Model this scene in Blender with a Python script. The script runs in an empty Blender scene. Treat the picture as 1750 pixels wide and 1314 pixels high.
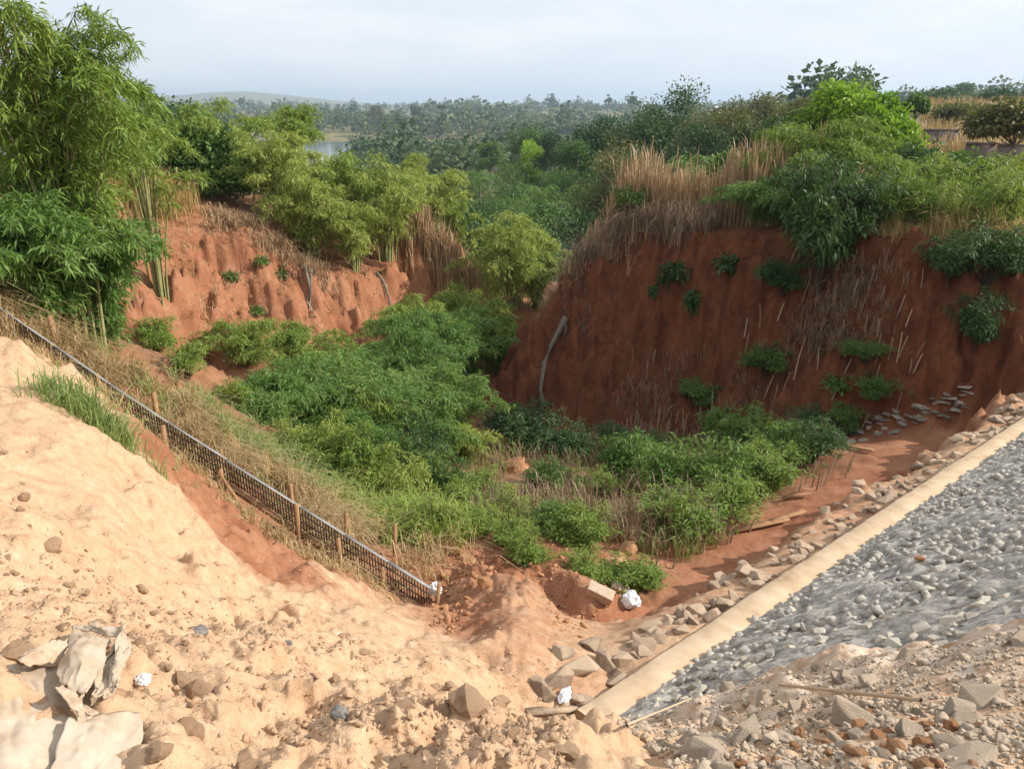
import bpy, bmesh, math, random
import numpy as np
from mathutils import Vector, Matrix, geometry
R = math.radians
rng = np.random.default_rng(7)
random.seed(7)
sc = bpy.context.scene
C = sc.collection

# ------------------------------------------------------------------ camera, sky, sun, exposure
F = 1322.0; CX, CY = 875.0, 657.0
PITCH = math.atan(477.0 / F)
cam_d = bpy.data.cameras.new('camera'); cam = bpy.data.objects.new('camera', cam_d); C.objects.link(cam)
cam_d.sensor_width = 36; cam_d.lens = 36 * F / 1750; cam_d.clip_start = 0.05; cam_d.clip_end = 20000
cam.location = (0, 0, 0); cam.rotation_euler = (R(90) - PITCH, 0, 0)
sc.camera = cam
SUN_AZ, SUN_EL = R(89), R(33)
world = bpy.data.worlds.new('World'); sc.world = world; world.use_nodes = True
nt = world.node_tree; bg = nt.nodes['Background']
sky = nt.nodes.new('ShaderNodeTexSky'); sky.sky_type = 'NISHITA'; sky.sun_disc = False
sky.sun_elevation = SUN_EL; sky.sun_rotation = SUN_AZ; sky.air_density = 1.0; sky.dust_density = 3.0; sky.ozone_density = 1.0
bg.inputs['Strength'].default_value = 0.105
# thin veil of high cloud: pulls the sky towards its own grey, in soft patches
tc = nt.nodes.new('ShaderNodeTexCoord'); mp = nt.nodes.new('ShaderNodeMapping'); mp.inputs['Scale'].default_value = (1.6, 1.6, 7)
nz = nt.nodes.new('ShaderNodeTexNoise'); nz.inputs['Scale'].default_value = 2.4; nz.inputs['Detail'].default_value = 7; nz.inputs['Roughness'].default_value = .6
rp = nt.nodes.new('ShaderNodeMapRange'); rp.inputs['From Min'].default_value = .42; rp.inputs['From Max'].default_value = .75
rp.inputs['To Min'].default_value = 0; rp.inputs['To Max'].default_value = 1.0
mx = nt.nodes.new('ShaderNodeMix'); mx.data_type = 'RGBA'; mx.inputs[0].default_value = .9
nt.links.new(tc.outputs['Generated'], mp.inputs['Vector']); nt.links.new(mp.outputs[0], nz.inputs['Vector'])
nt.links.new(nz.outputs['Fac'], rp.inputs['Value']); vc = nt.nodes.new('ShaderNodeMix'); vc.data_type = 'RGBA'; vc.inputs[6].default_value = (6.0, 6.45, 7.05, 1); vc.inputs[7].default_value = (7.3, 7.4, 7.55, 1); nt.links.new(rp.outputs[0], vc.inputs[0]); nt.links.new(vc.outputs[2], mx.inputs[7])
nt.links.new(sky.outputs[0], mx.inputs[6]); nt.links.new(mx.outputs[2], bg.inputs['Color'])
sun_d = bpy.data.lights.new('sun', 'SUN'); sun_d.energy = 4.1; sun_d.angle = R(0.5); sun_d.color = (1, .945, .87)
sun = bpy.data.objects.new('sun', sun_d); C.objects.link(sun)
SDIR = Vector((math.cos(SUN_EL) * math.sin(SUN_AZ), math.cos(SUN_EL) * math.cos(SUN_AZ), math.sin(SUN_EL)))
sun.rotation_euler = (-SDIR).to_track_quat('-Z', 'Y').to_euler(); sun.location = (20, 5, 30)
sc.view_settings.view_transform = 'Standard'; sc.view_settings.look = 'None'
sc.view_settings.exposure = 0.52; sc.view_settings.gamma = 1; sc.view_settings.use_curve_mapping = False
sc.render.engine = 'CYCLES'
cy = sc.cycles
cy.use_denoising = True; cy.use_adaptive_sampling = True; cy.adaptive_threshold = 0.02
cy.max_bounces = 6; cy.diffuse_bounces = 3; cy.glossy_bounces = 2; cy.transmission_bounces = 4; cy.transparent_max_bounces = 4; cy.volume_bounces = 0

# ------------------------------------------------------------------ helpers
ct, st = math.cos(PITCH), math.sin(PITCH)
def ray(px, py):
    u, v = px - CX, CY - py
    d = np.array([u, F * ct + v * st, -F * st + v * ct])
    return d / np.linalg.norm(d)
def W(px, py, r): return ray(px, py) * r

def _h(ix, iy, seed):
    with np.errstate(over='ignore'):
        h = (ix.astype(np.int64) * 374761393 + iy.astype(np.int64) * 668265263 + seed * 1274126177) & 0xffffffff
        h = ((h ^ (h >> 13)) * 1274126177) & 0xffffffff
        h = (h ^ (h >> 16)) & 0xffff
    return h / 65535.0
def vnoise(x, y, seed=0):
    xi, yi = np.floor(x), np.floor(y); fx, fy = x - xi, y - yi
    fx = fx * fx * (3 - 2 * fx); fy = fy * fy * (3 - 2 * fy)
    a, b = _h(xi, yi, seed), _h(xi + 1, yi, seed); c, d = _h(xi, yi + 1, seed), _h(xi + 1, yi + 1, seed)
    return (a + (b - a) * fx) * (1 - fy) + (c + (d - c) * fx) * fy - .5
def fbm(x, y, s, octv=4, seed=0, gain=.5):
    o = 0; a = 1.0; f = 1 / s
    for k in range(octv):
        o = o + a * vnoise(x * f + 17.3 * k, y * f - 9.1 * k, seed + k); a *= gain; f *= 2.03
    return o
def sstep(a, b, x):
    t = np.clip((x - a) / (b - a), 0, 1); return t * t * (3 - 2 * t)

def mesh_np(name, V, faces, mat=None, smooth=False, attrs=None):
    """faces: (n,k) array or list of such arrays"""
    me = bpy.data.meshes.new(name)
    if not (isinstance(faces, list) and hasattr(faces[0], 'shape')): faces = [faces]
    faces = [np.asarray(f, dtype=np.int32) for f in faces if len(f)]
    V = np.asarray(V, dtype=np.float32)
    me.vertices.add(len(V)); me.vertices.foreach_set('co', V.ravel())
    loops = np.concatenate([f.ravel() for f in faces]); tot = np.concatenate([np.full(len(f), f.shape[1], np.int32) for f in faces])
    start = np.concatenate([[0], np.cumsum(tot)[:-1]]).astype(np.int32)
    me.loops.add(len(loops)); me.loops.foreach_set('vertex_index', loops)
    me.polygons.add(len(tot)); me.polygons.foreach_set('loop_start', start); me.polygons.foreach_set('loop_total', tot)
    if smooth: me.polygons.foreach_set('use_smooth', np.ones(len(tot), bool))
    for k, a in (attrs or {}).items():
        at = me.attributes.new(k, 'FLOAT', 'POINT'); at.data.foreach_set('value', np.asarray(a, np.float32))
    if mat: me.materials.append(mat)
    me.update(calc_edges=True); return me
def obj(name, me, parent=None, loc=None, rot=None, scale=None):
    o = bpy.data.objects.new(name, me); C.objects.link(o)
    if parent: o.parent = parent
    if loc is not None: o.location = loc
    if rot is not None: o.rotation_euler = rot
    if scale is not None: o.scale = scale
    return o
def tag(o, label=None, cat=None, group=None, kind=None):
    if label: o['label'] = label
    if cat: o['category'] = cat
    if group: o['group'] = group
    if kind: o['kind'] = kind
    return o
def thing(name, label, cat, loc=(0, 0, 0), group=None, rot=None, scale=None):
    return tag(obj(name, None, None, loc, rot, scale), label, cat, group)
def from_bm(name, bm, mat=None, smooth=False):
    me = bpy.data.meshes.new(name); bm.to_mesh(me); bm.free()
    if mat: me.materials.append(mat)
    if smooth: me.polygons.foreach_set('use_smooth', [True] * len(me.polygons))
    return me

class Geo:                      # collects tubes, boxes and quads into one mesh
    def __init__(s): s.v = []; s.q = []; s.n = 0
    def add(s, V, Q):
        s.v.append(np.asarray(V, float)); s.q.append(np.asarray(Q) + s.n); s.n += len(V)
    def box(s, c, sz, M=None):
        h = np.array(sz) / 2; P = np.array([[x, y, z] for x in (-1, 1) for y in (-1, 1) for z in (-1, 1)]) * h
        if M is not None: P = P @ np.array(M).T
        s.add(P + np.array(c), [[0, 1, 3, 2], [4, 6, 7, 5], [0, 4, 5, 1], [2, 3, 7, 6], [0, 2, 6, 4], [1, 5, 7, 3]])
    def bar(s, a, b, w, d, up=(0, 0, 1)):
        a, b = np.array(a, float), np.array(b, float); y = (b - a); L = np.linalg.norm(y); y /= L
        x = np.cross(y, up); x /= max(1e-6, np.linalg.norm(x)); z = np.cross(x, y)
        s.box((a + b) / 2, (w, L, d), np.stack([x, y, z], 1))
    def tube(s, P, rad, k=6):
        P = np.asarray(P, float); n = len(P); rad = np.broadcast_to(rad, (n,))
        T = np.gradient(P, axis=0); T /= np.linalg.norm(T, axis=1, keepdims=True) + 1e-9
        ref = np.array([0.31, 0.17, .05]); ref = np.where(np.abs(T[:, 2:]) > .8, np.array([[1., .1, 0]]), np.array([[.1, .05, 1.]]))
        X = np.cross(T, ref); X /= np.linalg.norm(X, axis=1, keepdims=True); Y = np.cross(T, X)
        a = np.linspace(0, 2 * np.pi, k, endpoint=False)
        V = P[:, None] + rad[:, None, None] * (X[:, None] * np.cos(a)[None, :, None] + Y[:, None] * np.sin(a)[None, :, None])
        i = np.arange(n - 1)[:, None] * k; j = np.arange(k)[None]; j2 = (j + 1) % k
        Q = np.stack([i + j, i + j2, i + k + j2, i + k + j], -1).reshape(-1, 4)
        s.add(V.reshape(-1, 3), Q)
        caps = [[0, 1, 2, 3]] if k >= 4 else []
        for off in (0, (n - 1) * k):
            for m in range(1, k - 2, 2) if k % 2 == 0 else []:
                s.q.append(np.array([[off, off + m, off + m + 1, off + m + 2]]) + s.n - len(P) * k)
    def mesh(s, name, mat, smooth=False): return mesh_np(name, np.concatenate(s.v), np.concatenate(s.q), mat, smooth)

# ------------------------------------------------------------------ materials
def new_mat(name):
    m = bpy.data.materials.new(name); m.use_nodes = True; n = m.node_tree; b = n.nodes['Principled BSDF']
    b.inputs['Roughness'].default_value = .9; b.inputs['Specular IOR Level'].default_value = .2
    return m, n, b
def ramp(n, src, stops):
    r = n.nodes.new('ShaderNodeValToRGB'); e = r.color_ramp.elements
    while len(e) < len(stops): e.new(.5)
    for k, (p, c) in enumerate(stops): e[k].position = p; e[k].color = (*c, 1)
    n.links.new(src, r.inputs[0]); return r.outputs[0]
def noise(n, scale, detail=5, rough=.6, coord='Object', vec=None, dist=0):
    t = n.nodes.new('ShaderNodeTexNoise'); t.inputs['Scale'].default_value = scale; t.inputs['Detail'].default_value = detail
    t.inputs['Roughness'].default_value = rough; t.inputs['Distortion'].default_value = dist
    if vec is None:
        c = n.nodes.new('ShaderNodeTexCoord'); vec = c.outputs[coord]
    n.links.new(vec, t.inputs['Vector']); return t.outputs['Fac']
def mix(n, fac, a, b, mode='MIX'):
    m = n.nodes.new('ShaderNodeMix'); m.data_type = 'RGBA'; m.blend_type = mode
    for s, v in ((0, fac), (6, a), (7, b)):
        if isinstance(v, (int, float)): m.inputs[s].default_value = v
        elif isinstance(v, tuple): m.inputs[s].default_value = (*v, 1)
        else: n.links.new(v, m.inputs[s])
    return m.outputs[2]
def bump(n, b, h, strength=.5, dist=.02):
    k = n.nodes.new('ShaderNodeBump'); k.inputs['Strength'].default_value = strength; k.inputs['Distance'].default_value = dist
    n.links.new(h, k.inputs['Height']); n.links.new(k.outputs[0], b.inputs['Normal'])
def attr(n, name):
    a = n.nodes.new('ShaderNodeAttribute'); a.attribute_name = name; return a.outputs['Fac']
def math_n(n, op, a, b=0.5):
    m = n.nodes.new('ShaderNodeMath'); m.operation = op
    for s, v in ((0, a), (1, b)):
        if isinstance(v, (int, float)): m.inputs[s].default_value = v
        else: n.links.new(v, m.inputs[s])
    return m.outputs[0]
def objrand(n):
    return n.nodes.new('ShaderNodeObjectInfo').outputs['Random']

def leaf_mat(name, dark, mid, light, trans=.35):
    m, n, b = new_mat(name)
    f = math_n(n, 'ADD', math_n(n, 'MULTIPLY', attr(n, 'tint'), .8), math_n(n, 'MULTIPLY', objrand(n), .22))
    col = ramp(n, f, [(0.0, dark), (.45, mid), (1.0, light)])
    n.links.new(col, b.inputs['Base Color']); b.inputs['Roughness'].default_value = .55; b.inputs['Specular IOR Level'].default_value = .35
    t = n.nodes.new('ShaderNodeBsdfTranslucent'); n.links.new(mix(n, 1.0, col, (1.0, 1.0, .55), 'MULTIPLY'), t.inputs['Color'])
    s = n.nodes.new('ShaderNodeMixShader'); s.inputs[0].default_value = trans
    n.links.new(b.outputs[0], s.inputs[1]); n.links.new(t.outputs[0], s.inputs[2]); n.links.new(s.outputs[0], n.nodes['Material Output'].inputs[0])
    return m
M = {}
M['bam_green'] = leaf_mat('bamboo_leaf_green', (.055, .125, .025), (.13, .25, .05), (.30, .38, .11))
M['bam_mid'] = leaf_mat('bamboo_leaf_fresh', (.09, .16, .025), (.20, .30, .05), (.40, .44, .12))
M['bam_yellow'] = leaf_mat('bamboo_leaf_yellowing', (.14, .20, .035), (.28, .36, .07), (.47, .48, .15))
M['leaf_dark'] = leaf_mat('broad_leaf_dark', (.02, .055, .018), (.05, .11, .03), (.12, .19, .05), .25)
M['leaf_mid'] = leaf_mat('broad_leaf_green', (.04, .09, .02), (.09, .18, .035), (.19, .27, .06), .3)
M['leaf_olive'] = leaf_mat('broad_leaf_olive', (.06, .07, .025), (.14, .15, .045), (.27, .24, .09), .3)
M['leaf_lime'] = leaf_mat('broad_leaf_lime', (.09, .2, .02), (.22, .38, .035), (.42, .52, .08), .4)
M['wood_far'] = leaf_mat('distant_foliage', (.025, .055, .02), (.06, .115, .035), (.17, .19, .07), .25)
M['straw'] = leaf_mat('dry_grass_blade', (.22, .13, .06), (.42, .29, .14), (.62, .47, .25), .2)
M['straw_gold'] = leaf_mat('golden_grass_blade', (.3, .19, .07), (.5, .36, .14), (.66, .52, .25), .2)
M['straw_pink'] = leaf_mat('withered_stalk', (.25, .14, .08), (.46, .31, .18), (.64, .49, .31), .15)
M['dead_brown'] = leaf_mat('dead_brown_stem', (.11, .065, .04), (.21, .135, .085), (.36, .25, .16), .1)
M['grass_green'] = leaf_mat('green_grass_blade', (.11, .17, .04), (.25, .33, .1), (.45, .47, .2), .3)

def dusty(name, stops, dust, scale=6):
    m, n, b = new_mat(name); f = math_n(n, 'ADD', math_n(n, 'MULTIPLY', noise(n, scale, 7, .7), .6), math_n(n, 'MULTIPLY', objrand(n), .4))
    g_ = n.nodes.new('ShaderNodeNewGeometry'); sp_ = n.nodes.new('ShaderNodeSeparateXYZ'); n.links.new(g_.outputs['Normal'], sp_.inputs[0])
    k = ramp(n, math_n(n, 'ADD', sp_.outputs['Z'], math_n(n, 'MULTIPLY', math_n(n, 'SUBTRACT', noise(n, 9, 5, .7, vec=g_.outputs['Position']), .5), 1.6)), [(.55, (0, 0, 0)), (1.0, (.75, .75, .75))])
    n.links.new(mix(n, k, ramp(n, f, stops), dust), b.inputs['Base Color']); bump(n, b, noise(n, scale * 4, 6, .75), .8, .03); return m
def simple(name, stops, scale=8, bs=.5, bd=.01, rough=.9, oscale=0, coord='Object'):
    m, n, b = new_mat(name); f = noise(n, scale, 6, .65, coord)
    if oscale: f = math_n(n, 'ADD', math_n(n, 'MULTIPLY', f, 1 - oscale), math_n(n, 'MULTIPLY', objrand(n), oscale))
    n.links.new(ramp(n, f, stops), b.inputs['Base Color']); b.inputs['Roughness'].default_value = rough
    bump(n, b, noise(n, scale * 5, 5, .7, coord), bs, bd); return m
M['bark'] = simple('bark', [(.3, (.11, .085, .065)), (.7, (.27, .22, .18))], 12)
M['bark_pale'] = simple('pale_bark', [(.3, (.3, .27, .22)), (.7, (.5, .46, .4))], 9)
M['culm'] = simple('bamboo_culm', [(.3, (.13, .15, .05)), (.7, (.33, .30, .13))], 6)
M['wood'] = simple('weathered_wood', [(.3, (.23, .12, .06)), (.7, (.42, .25, .13))], 7)
M['stick'] = simple('stake_wood', [(.3, (.28, .19, .12)), (.7, (.5, .38, .26))], 6, oscale=.5)
M['stone_tan'] = dusty('dusty_stone', [(.3, (.30, .22, .16)), (.55, (.46, .34, .24)), (.8, (.58, .45, .33))], (.60, .44, .30))
M['stone_grey'] = simple('quarry_stone', [(.25, (.30, .28, .25)), (.5, (.50, .45, .37)), (.8, (.64, .56, .45))], 6, .6, .02, oscale=.4)
M['stone_mixed'] = dusty('rubble_stone', [(.25, (.30, .25, .20)), (.5, (.49, .40, .30)), (.8, (.62, .51, .39))], (.63, .48, .34))
M['clod'] = simple('dry_soil_clod', [(.2, (.42, .25, .145)), (.5, (.51, .33, .2)), (.8, (.58, .41, .27))], 9, .8, .02, oscale=.2)
M['clod_red'] = simple('red_soil_clod', [(.2, (.36, .16, .07)), (.5, (.46, .24, .12)), (.8, (.55, .34, .19))], 9, .8, .02, oscale=.3)
M['concrete'] = simple('dusty_concrete', [(.3, (.33, .21, .12)), (.42, (.49, .35, .22)), (.58, (.56, .42, .28)), (.75, (.64, .51, .37))], 2.6, .35, .01, coord='Object')
M['paper'] = simple('dusty_sack_paper', [(.3, (.33, .22, .135)), (.45, (.45, .34, .235)), (.6, (.51, .42, .32)), (.75, (.55, .48, .39))], 6, .35, .008)
M['plastic_dark'] = simple('grey_plastic', [(.3, (.10, .09, .08)), (.7, (.30, .27, .24))], 9, .4, .01, .4)
M['plastic_white'] = simple('white_plastic', [(.3, (.66, .66, .66)), (.7, (.82, .82, .8))], 9, .3, .01, .45)
M['metal'] = simple('zinc_strip', [(.3, (.20, .19, .18)), (.7, (.36, .35, .34))], 6, .2, .005, .5)
M['grille'] = simple('dark_grille', [(.3, (.075, .055, .04)), (.7, (.17, .12, .085))], 6, .2, .003, .7)
M['block'] = simple('grey_block', [(.3, (.10, .08, .07)), (.7, (.22, .17, .15))], 3)
M['twig'] = simple('dark_twig', [(.3, (.05, .035, .025)), (.7, (.12, .09, .06))], 12)
M['slab'] = simple('grey_slab', [(.3, (.17, .14, .115)), (.7, (.34, .28, .22))], 5, .6, .02, oscale=.4)
M['roof'] = simple('zinc_roof', [(.3, (.55, .58, .62)), (.7, (.72, .75, .78))], 2, .1, .01, .4)
M['render'] = simple('pale_wall', [(.3, (.5, .42, .33)), (.7, (.62, .55, .45))], 2)

# soil: sand / red / dusty grey by vertex attributes, dark red as painted cliff shade
mg, n, b = new_mat('soil')
geo = n.nodes.new('ShaderNodeNewGeometry'); pos = geo.outputs['Position']
nA, nB, nC = noise(n, .9, 6, .65, vec=pos), noise(n, 7, 6, .7, vec=pos), noise(n, 45, 4, .7, vec=pos)
sandc = ramp(n, nB, [(.28, (.41, .24, .14)), (.45, (.51, .33, .198)), (.62, (.57, .39, .245)), (.8, (.64, .485, .34))])
sandc = mix(n, math_n(n, 'MULTIPLY', ramp(n, nC, [(.36, (1, 1, 1)), (.5, (0, 0, 0))]), .38), sandc, (.42, .225, .12))
redc = ramp(n, nA, [(.25, (.21, .075, .034)), (.5, (.31, .13, .065)), (.75, (.42, .22, .125))])
redc = mix(n, math_n(n, 'MULTIPLY', ramp(n, nB, [(.3, (1, 1, 1)), (.5, (0, 0, 0))]), .5), redc, (.27, .09, .04))
redc = mix(n, math_n(n, 'MULTIPLY', ramp(n, nC, [(.52, (0, 0, 0)), (.7, (1, 1, 1))]), .35), redc, (.6, .38, .24))
shade_redc = ramp(n, nB, [(.25, (.065, .021, .010)), (.5, (.135, .043, .018)), (.8, (.21, .075, .032))])  # darker red: the shade on the right cliff is put into its colour
shade_redc = mix(n, ramp(n, nA, [(.45, (0, 0, 0)), (.7, (.7, .7, .7))]), shade_redc, (.19, .062, .026))
mp2 = n.nodes.new('ShaderNodeMapping'); mp2.inputs['Scale'].default_value = (2.6, 2.6, .3); n.links.new(pos, mp2.inputs['Vector']); nS = noise(n, 1.0, 7, .7, vec=mp2.outputs[0], dist=.4)
shade_redc = mix(n, ramp(n, nS, [(.34, (.75, .75, .75)), (.5, (0, 0, 0))]), shade_redc, (.055, .02, .012)); shade_redc = mix(n, ramp(n, nS, [(.54, (0, 0, 0)), (.7, (.55, .55, .55))]), shade_redc, (.27, .10, .042))
redc = mix(n, ramp(n, nS, [(.34, (.5, .5, .5)), (.5, (0, 0, 0))]), redc, (.2, .065, .028))
def edge(a, amt=.5):
    return ramp(n, math_n(n, 'ADD', a, math_n(n, 'MULTIPLY', math_n(n, 'SUBTRACT', nB, .5), amt)), [(.3, (0, 0, 0)), (.7, (1, 1, 1))])
col = mix(n, edge(attr(n, 'sand')), redc, sandc)
col = mix(n, edge(attr(n, 'deep')), col, shade_redc)
col = mix(n, edge(attr(n, 'grit'), 1.2), col, ramp(n, nB, [(.3, (.42, .25, .14)), (.45, (.52, .38, .27)), (.7, (.64, .55, .45))]))
turf = ramp(n, noise(n, .05, 8, .7, vec=pos), [(.35, (.06, .08, .03)), (.5, (.13, .13, .05)), (.62, (.34, .24, .12))])
litter = ramp(n, nB, [(.3, (.10, .06, .03)), (.7, (.26, .17, .09))])
col = mix(n, attr(n, 'litter'), col, litter)
col = mix(n, attr(n, 'far'), col, turf)
n.links.new(col, b.inputs['Base Color'])
hh = math_n(n, 'ADD', math_n(n, 'ADD', math_n(n, 'MULTIPLY', nB, .7), math_n(n, 'MULTIPLY', nC, .35)), math_n(n, 'MULTIPLY', math_n(n, 'MULTIPLY', nS, attr(n, 'deep')), 2.5))
bump(n, b, hh, .7, .05)
M['soil'] = mg
# mortar between pitched stones
mm, n, b = new_mat('mortar')
geo = n.nodes.new('ShaderNodeNewGeometry'); pos = geo.outputs['Position']
f1, f2 = noise(n, 6.5, 8, .75, vec=pos), noise(n, 40, 4, .7, vec=pos)
col = ramp(n, f1, [(.3, (.13, .115, .10)), (.46, (.28, .255, .225)), (.56, (.48, .445, .39)), (.7, (.66, .61, .53))])
n.links.new(col, b.inputs['Base Color']); bump(n, b, math_n(n, 'ADD', f1, math_n(n, 'MULTIPLY', f2, .4)), .8, .05); M['mortar'] = mm

# ------------------------------------------------------------------ terrain
# beam (toe kerb) axis: a along, s to the right (up the embankment)
P0 = np.array([.61, 5.17, -4.67]); P1 = np.array([9.4, 13.1, -5.3])
LB = np.linalg.norm((P1 - P0)[:2]); DB = (P1 - P0)[:2] / LB; NB = np.array([DB[1], -DB[0]]); SLB = (P1[2] - P0[2]) / LB
TANA = math.tan(R(34))
def beam(a, s, dz=0): return np.array([*(P0[:2] + DB * a + NB * s), P0[2] + SLB * a + dz])
def plane_pt(a, s, dz=0): return beam(a, s, -.02 + TANA * (s - .28) + dz)
def plane_hit(px, py):
    d = ray(px, py); # z = P0z + SLB*a + TANA*(s-.28)
    g = SLB * DB + TANA * NB; k = P0[2] - .02 - TANA * .28 - g @ P0[:2]
    t = k / (d[2] - g @ d[:2]); return d * t

def prof(x, pts): return np.interp(x, [p[0] for p in pts], [p[1] for p in pts])
MID = [(0, -10), (30, -11), (60, -15), (100, -19), (250, -25), (380, -28.6), (660, -28.6), (800, -25), (1500, -15), (2300, -9), (3500, -6), (9000, -2)]
RIG = [(0, -3.2), (40, -3.2), (60, -3.0), (80, -1.6), (120, .2), (200, -1), (400, -6), (1500, -8), (3000, -5), (9000, -2)]
LEF = [(0, -3), (30, -3.1), (50, -4), (90, -9), (200, -20), (380, -28.6), (660, -28.6), (800, -25), (1500, -15), (2300, -9), (3500, -6), (9000, -2)]
def far_h(x, y):
    Rr = np.hypot(x, y); q = x / np.maximum(y, .3 * Rr + 1e-3)
    wr = sstep(.2, .42, q); wl = sstep(-.16, -.36, q)
    h = prof(Rr, MID) * (1 - wr) * (1 - wl) + prof(Rr, RIG) * wr + prof(Rr, LEF) * wl
    h = h + fbm(x, y, 300, 4, 3) * np.clip((Rr - 700) / 900, 0, 1) * 9
    h = h + 78 * np.exp(-((q + .33) / .12) ** 2) * sstep(3500, 5200, Rr) + 20 * np.exp(-((q - .55) / .2) ** 2) * sstep(1800, 2600, Rr)
    return h

CP = []          # x, y, z, sand, deep (painted shade), litter
def cp(px, py, r, sand=0, deep=0, lit=0): CP.append([*W(px, py, r), sand, deep, lit])
def cw(x, y, z, sand=0, deep=0, lit=0): CP.append([x, y, z, sand, deep, lit])
for a in [(-500, 1314, 2.7), (0, 1314, 2.35), (450, 1314, 2.2), (875, 1314, 2.2), (1300, 1314, 2.35), (-300, 1100, 3.6), (0, 1100, 3.25), (300, 1180, 2.95), (600, 1200, 3.3),
          (850, 1240, 3.1), (-400, 850, 5.6), (0, 850, 5.2), (200, 1000, 4.6), (420, 1080, 4.7), (-400, 650, 9), (0, 606, 10), (120, 676, 9.6), (225, 755, 9.1), (290, 835, 8.4),
          (340, 905, 7.7), (415, 985, 7.1), (500, 1035, 6.7), (570, 1082, 6.1), (700, 1140, 5.8), (830, 1185, 5.4), (150, 760, 7.6), (250, 900, 6.5)]: cp(*a, 1)
for a in [(1750, 1314, 2.6, .8), (2300, 1314, 3.2, .7), (1080, 1215, 5.5, .9), (1300, 1160, 5.2, .7), (1500, 1120, 5.0, .7), (1750, 1075, 4.9, .7), (2100, 1050, 5.2, .7), (1000, 1260, 3.6, .9), (1300, 1240, 3.5, .9), (1600, 1200, 3.7, .7)]: cp(*a)
for a in [(275, 790, 9.3, .1), (318, 838, 8.9, .05), (372, 905, 8.3, .05), (445, 975, 7.7, .15)]: cp(*a)
for a in [(260, 765, 9.9, .15), (335, 835, 9.7, .1), (400, 890, 9.4, .1), (470, 950, 8.9, .15), (550, 1010, 8.4, .3), (390, 955, 8.1, .35), (480, 1010, 7.4, .6), (520, 1040, 7.2, .7)]: cp(*a)
for a in [(-300, 500, 13, .6), (0, 588, 12.2, .6), (90, 645, 12, .5), (185, 705, 11.7, .4), (285, 785, 11.3, .3), (385, 865, 11, .3), (512, 935, 10.6, .35), (588, 978, 10.4, .4), (662, 1015, 10.2, .45), (735, 1048, 9.9, .3)]: cp(*a, 0, .15)
for a in [(600, 1035, 8.6, .9), (700, 1085, 8, .85), (765, 1110, 7.6, .7), (800, 1135, 7, .7), (860, 1155, 7.0, .55), (866, 1090, 7.6, .46), (775, 1035, 9.4, .22), (800, 1075, 8.5, .25), (880, 980, 9.6, .46), (872, 1030, 8.45, .5),
          (1000, 995, 10.4, .45), (1050, 1050, 9.4, .45), (960, 1040, 9.0, .5), (960, 1105, 8, .5), (760, 960, 11.8, .2), (900, 955, 12.2, .2), (1120, 960, 12.4, .42), (930, 900, 14, .25), (1060, 930, 13.4, .4), (1250, 875, 15, .4), (1380, 835, 17, .3)]: cp(*a)
for a in [(0, 480, 14.5), (150, 560, 15.5), (300, 680, 15), (450, 800, 14), (620, 900, 13.5), (700, 870, 16), (500, 700, 20), (-300, 440, 15), (650, 760, 20), (870, 770, 22), (830, 880, 16), (1000, 850, 18), (1150, 820, 19), (1300, 780, 20)]: cp(*a, .05, 0, .6)
# left slope: foot and crest
for a in [(330, 640, 25), (430, 610, 26.2), (500, 590, 27), (600, 600, 28), (660, 590, 29.5), (700, 575, 31), (770, 560, 32)]: cp(*a, .12)
for a in [(240, 500, 25), (300, 560, 25.2)]: cp(*a, .15)
for a in [(160, 350, 29.5), (200, 345, 29.6), (250, 352, 29.6), (300, 368, 29.2), (340, 385, 28.6), (358, 362, 29.2), (400, 378, 29), (450, 402, 28.9), (500, 436, 28.8), (530, 475, 28.6), (560, 485, 29), (620, 470, 29.6), (645, 462, 30.2), (660, 430, 32.6), (690, 405, 33.5), (730, 415, 33.5), (760, 445, 33.3), (800, 480, 33.2), (830, 520, 33)]: cp(*a, .08)
for a in [(655, 500, 30.8), (668, 540, 30.2)]: cp(*a, 0, .6)
# plateau on the left
for x, y, z in [(-12, 32, -3), (-9, 33, -3.6), (-6.5, 33, -5), (-4, 38, -5.3), (-2, 38, -7.6), (-16, 28, -2.9), (-20, 22, -2.5), (-14, 17, -2.6), (-12, 14, -2.3), (-18, 12, -2), (-12, 6, -2), (-9, 3, -1.8)]: cw(x, y, z, .1, 0, .6)
# right cliff: foot, face, crest, nose
for a in [(830, 700, 25.5), (900, 745, 25.6), (1000, 748, 25), (1150, 750, 23.6), (1300, 752, 22.3)]: cp(*a, 0, 1, .3)
for a in [(1420, 748, 21.5), (1520, 715, 21.5), (1620, 682, 21.5), (1750, 642, 21.5), (1900, 600, 21.8)]: cp(*a, 0, .8)
for a in [(822, 690, 25.6), (838, 655, 26.0), (868, 615, 26.3), (900, 575, 26.6), (935, 520, 27.1), (965, 470, 27.3), (1010, 440, 27.2), (1060, 408, 27.2), (1090, 398, 27), (1200, 402, 25.6), (1300, 404, 24.4), (1400, 402, 23.3), (1500, 405, 22.9), (1600, 415, 22.7), (1750, 428, 22.6), (1950, 450, 22.8)]: cp(*a, 0, 1)  # full deep weight paints the cliff's shade into the soil
for a in [(1000, 600, 26.2), (1150, 600, 24.9), (1300, 600, 23.4), (1450, 600, 22.3), (1600, 570, 22.1)]: cp(*a, 0, 1)
for a in [(1060, 380, 28.6), (1200, 385, 27.2), (1400, 385, 25), (1750, 408, 24.2)]: cp(*a, .1, .3, .4)
for x, y, z in [(-1.2, 27, -10.2), (-.6, 29, -10.3), (1, 29.5, -10), (2.5, 30, -8.6), (4.5, 31, -5.5), (3.5, 36, -8), (-1.5, 34, -10.8), (-.5, 45, -12.5)]: cw(x, y, z, .1, .2, .6)
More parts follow.
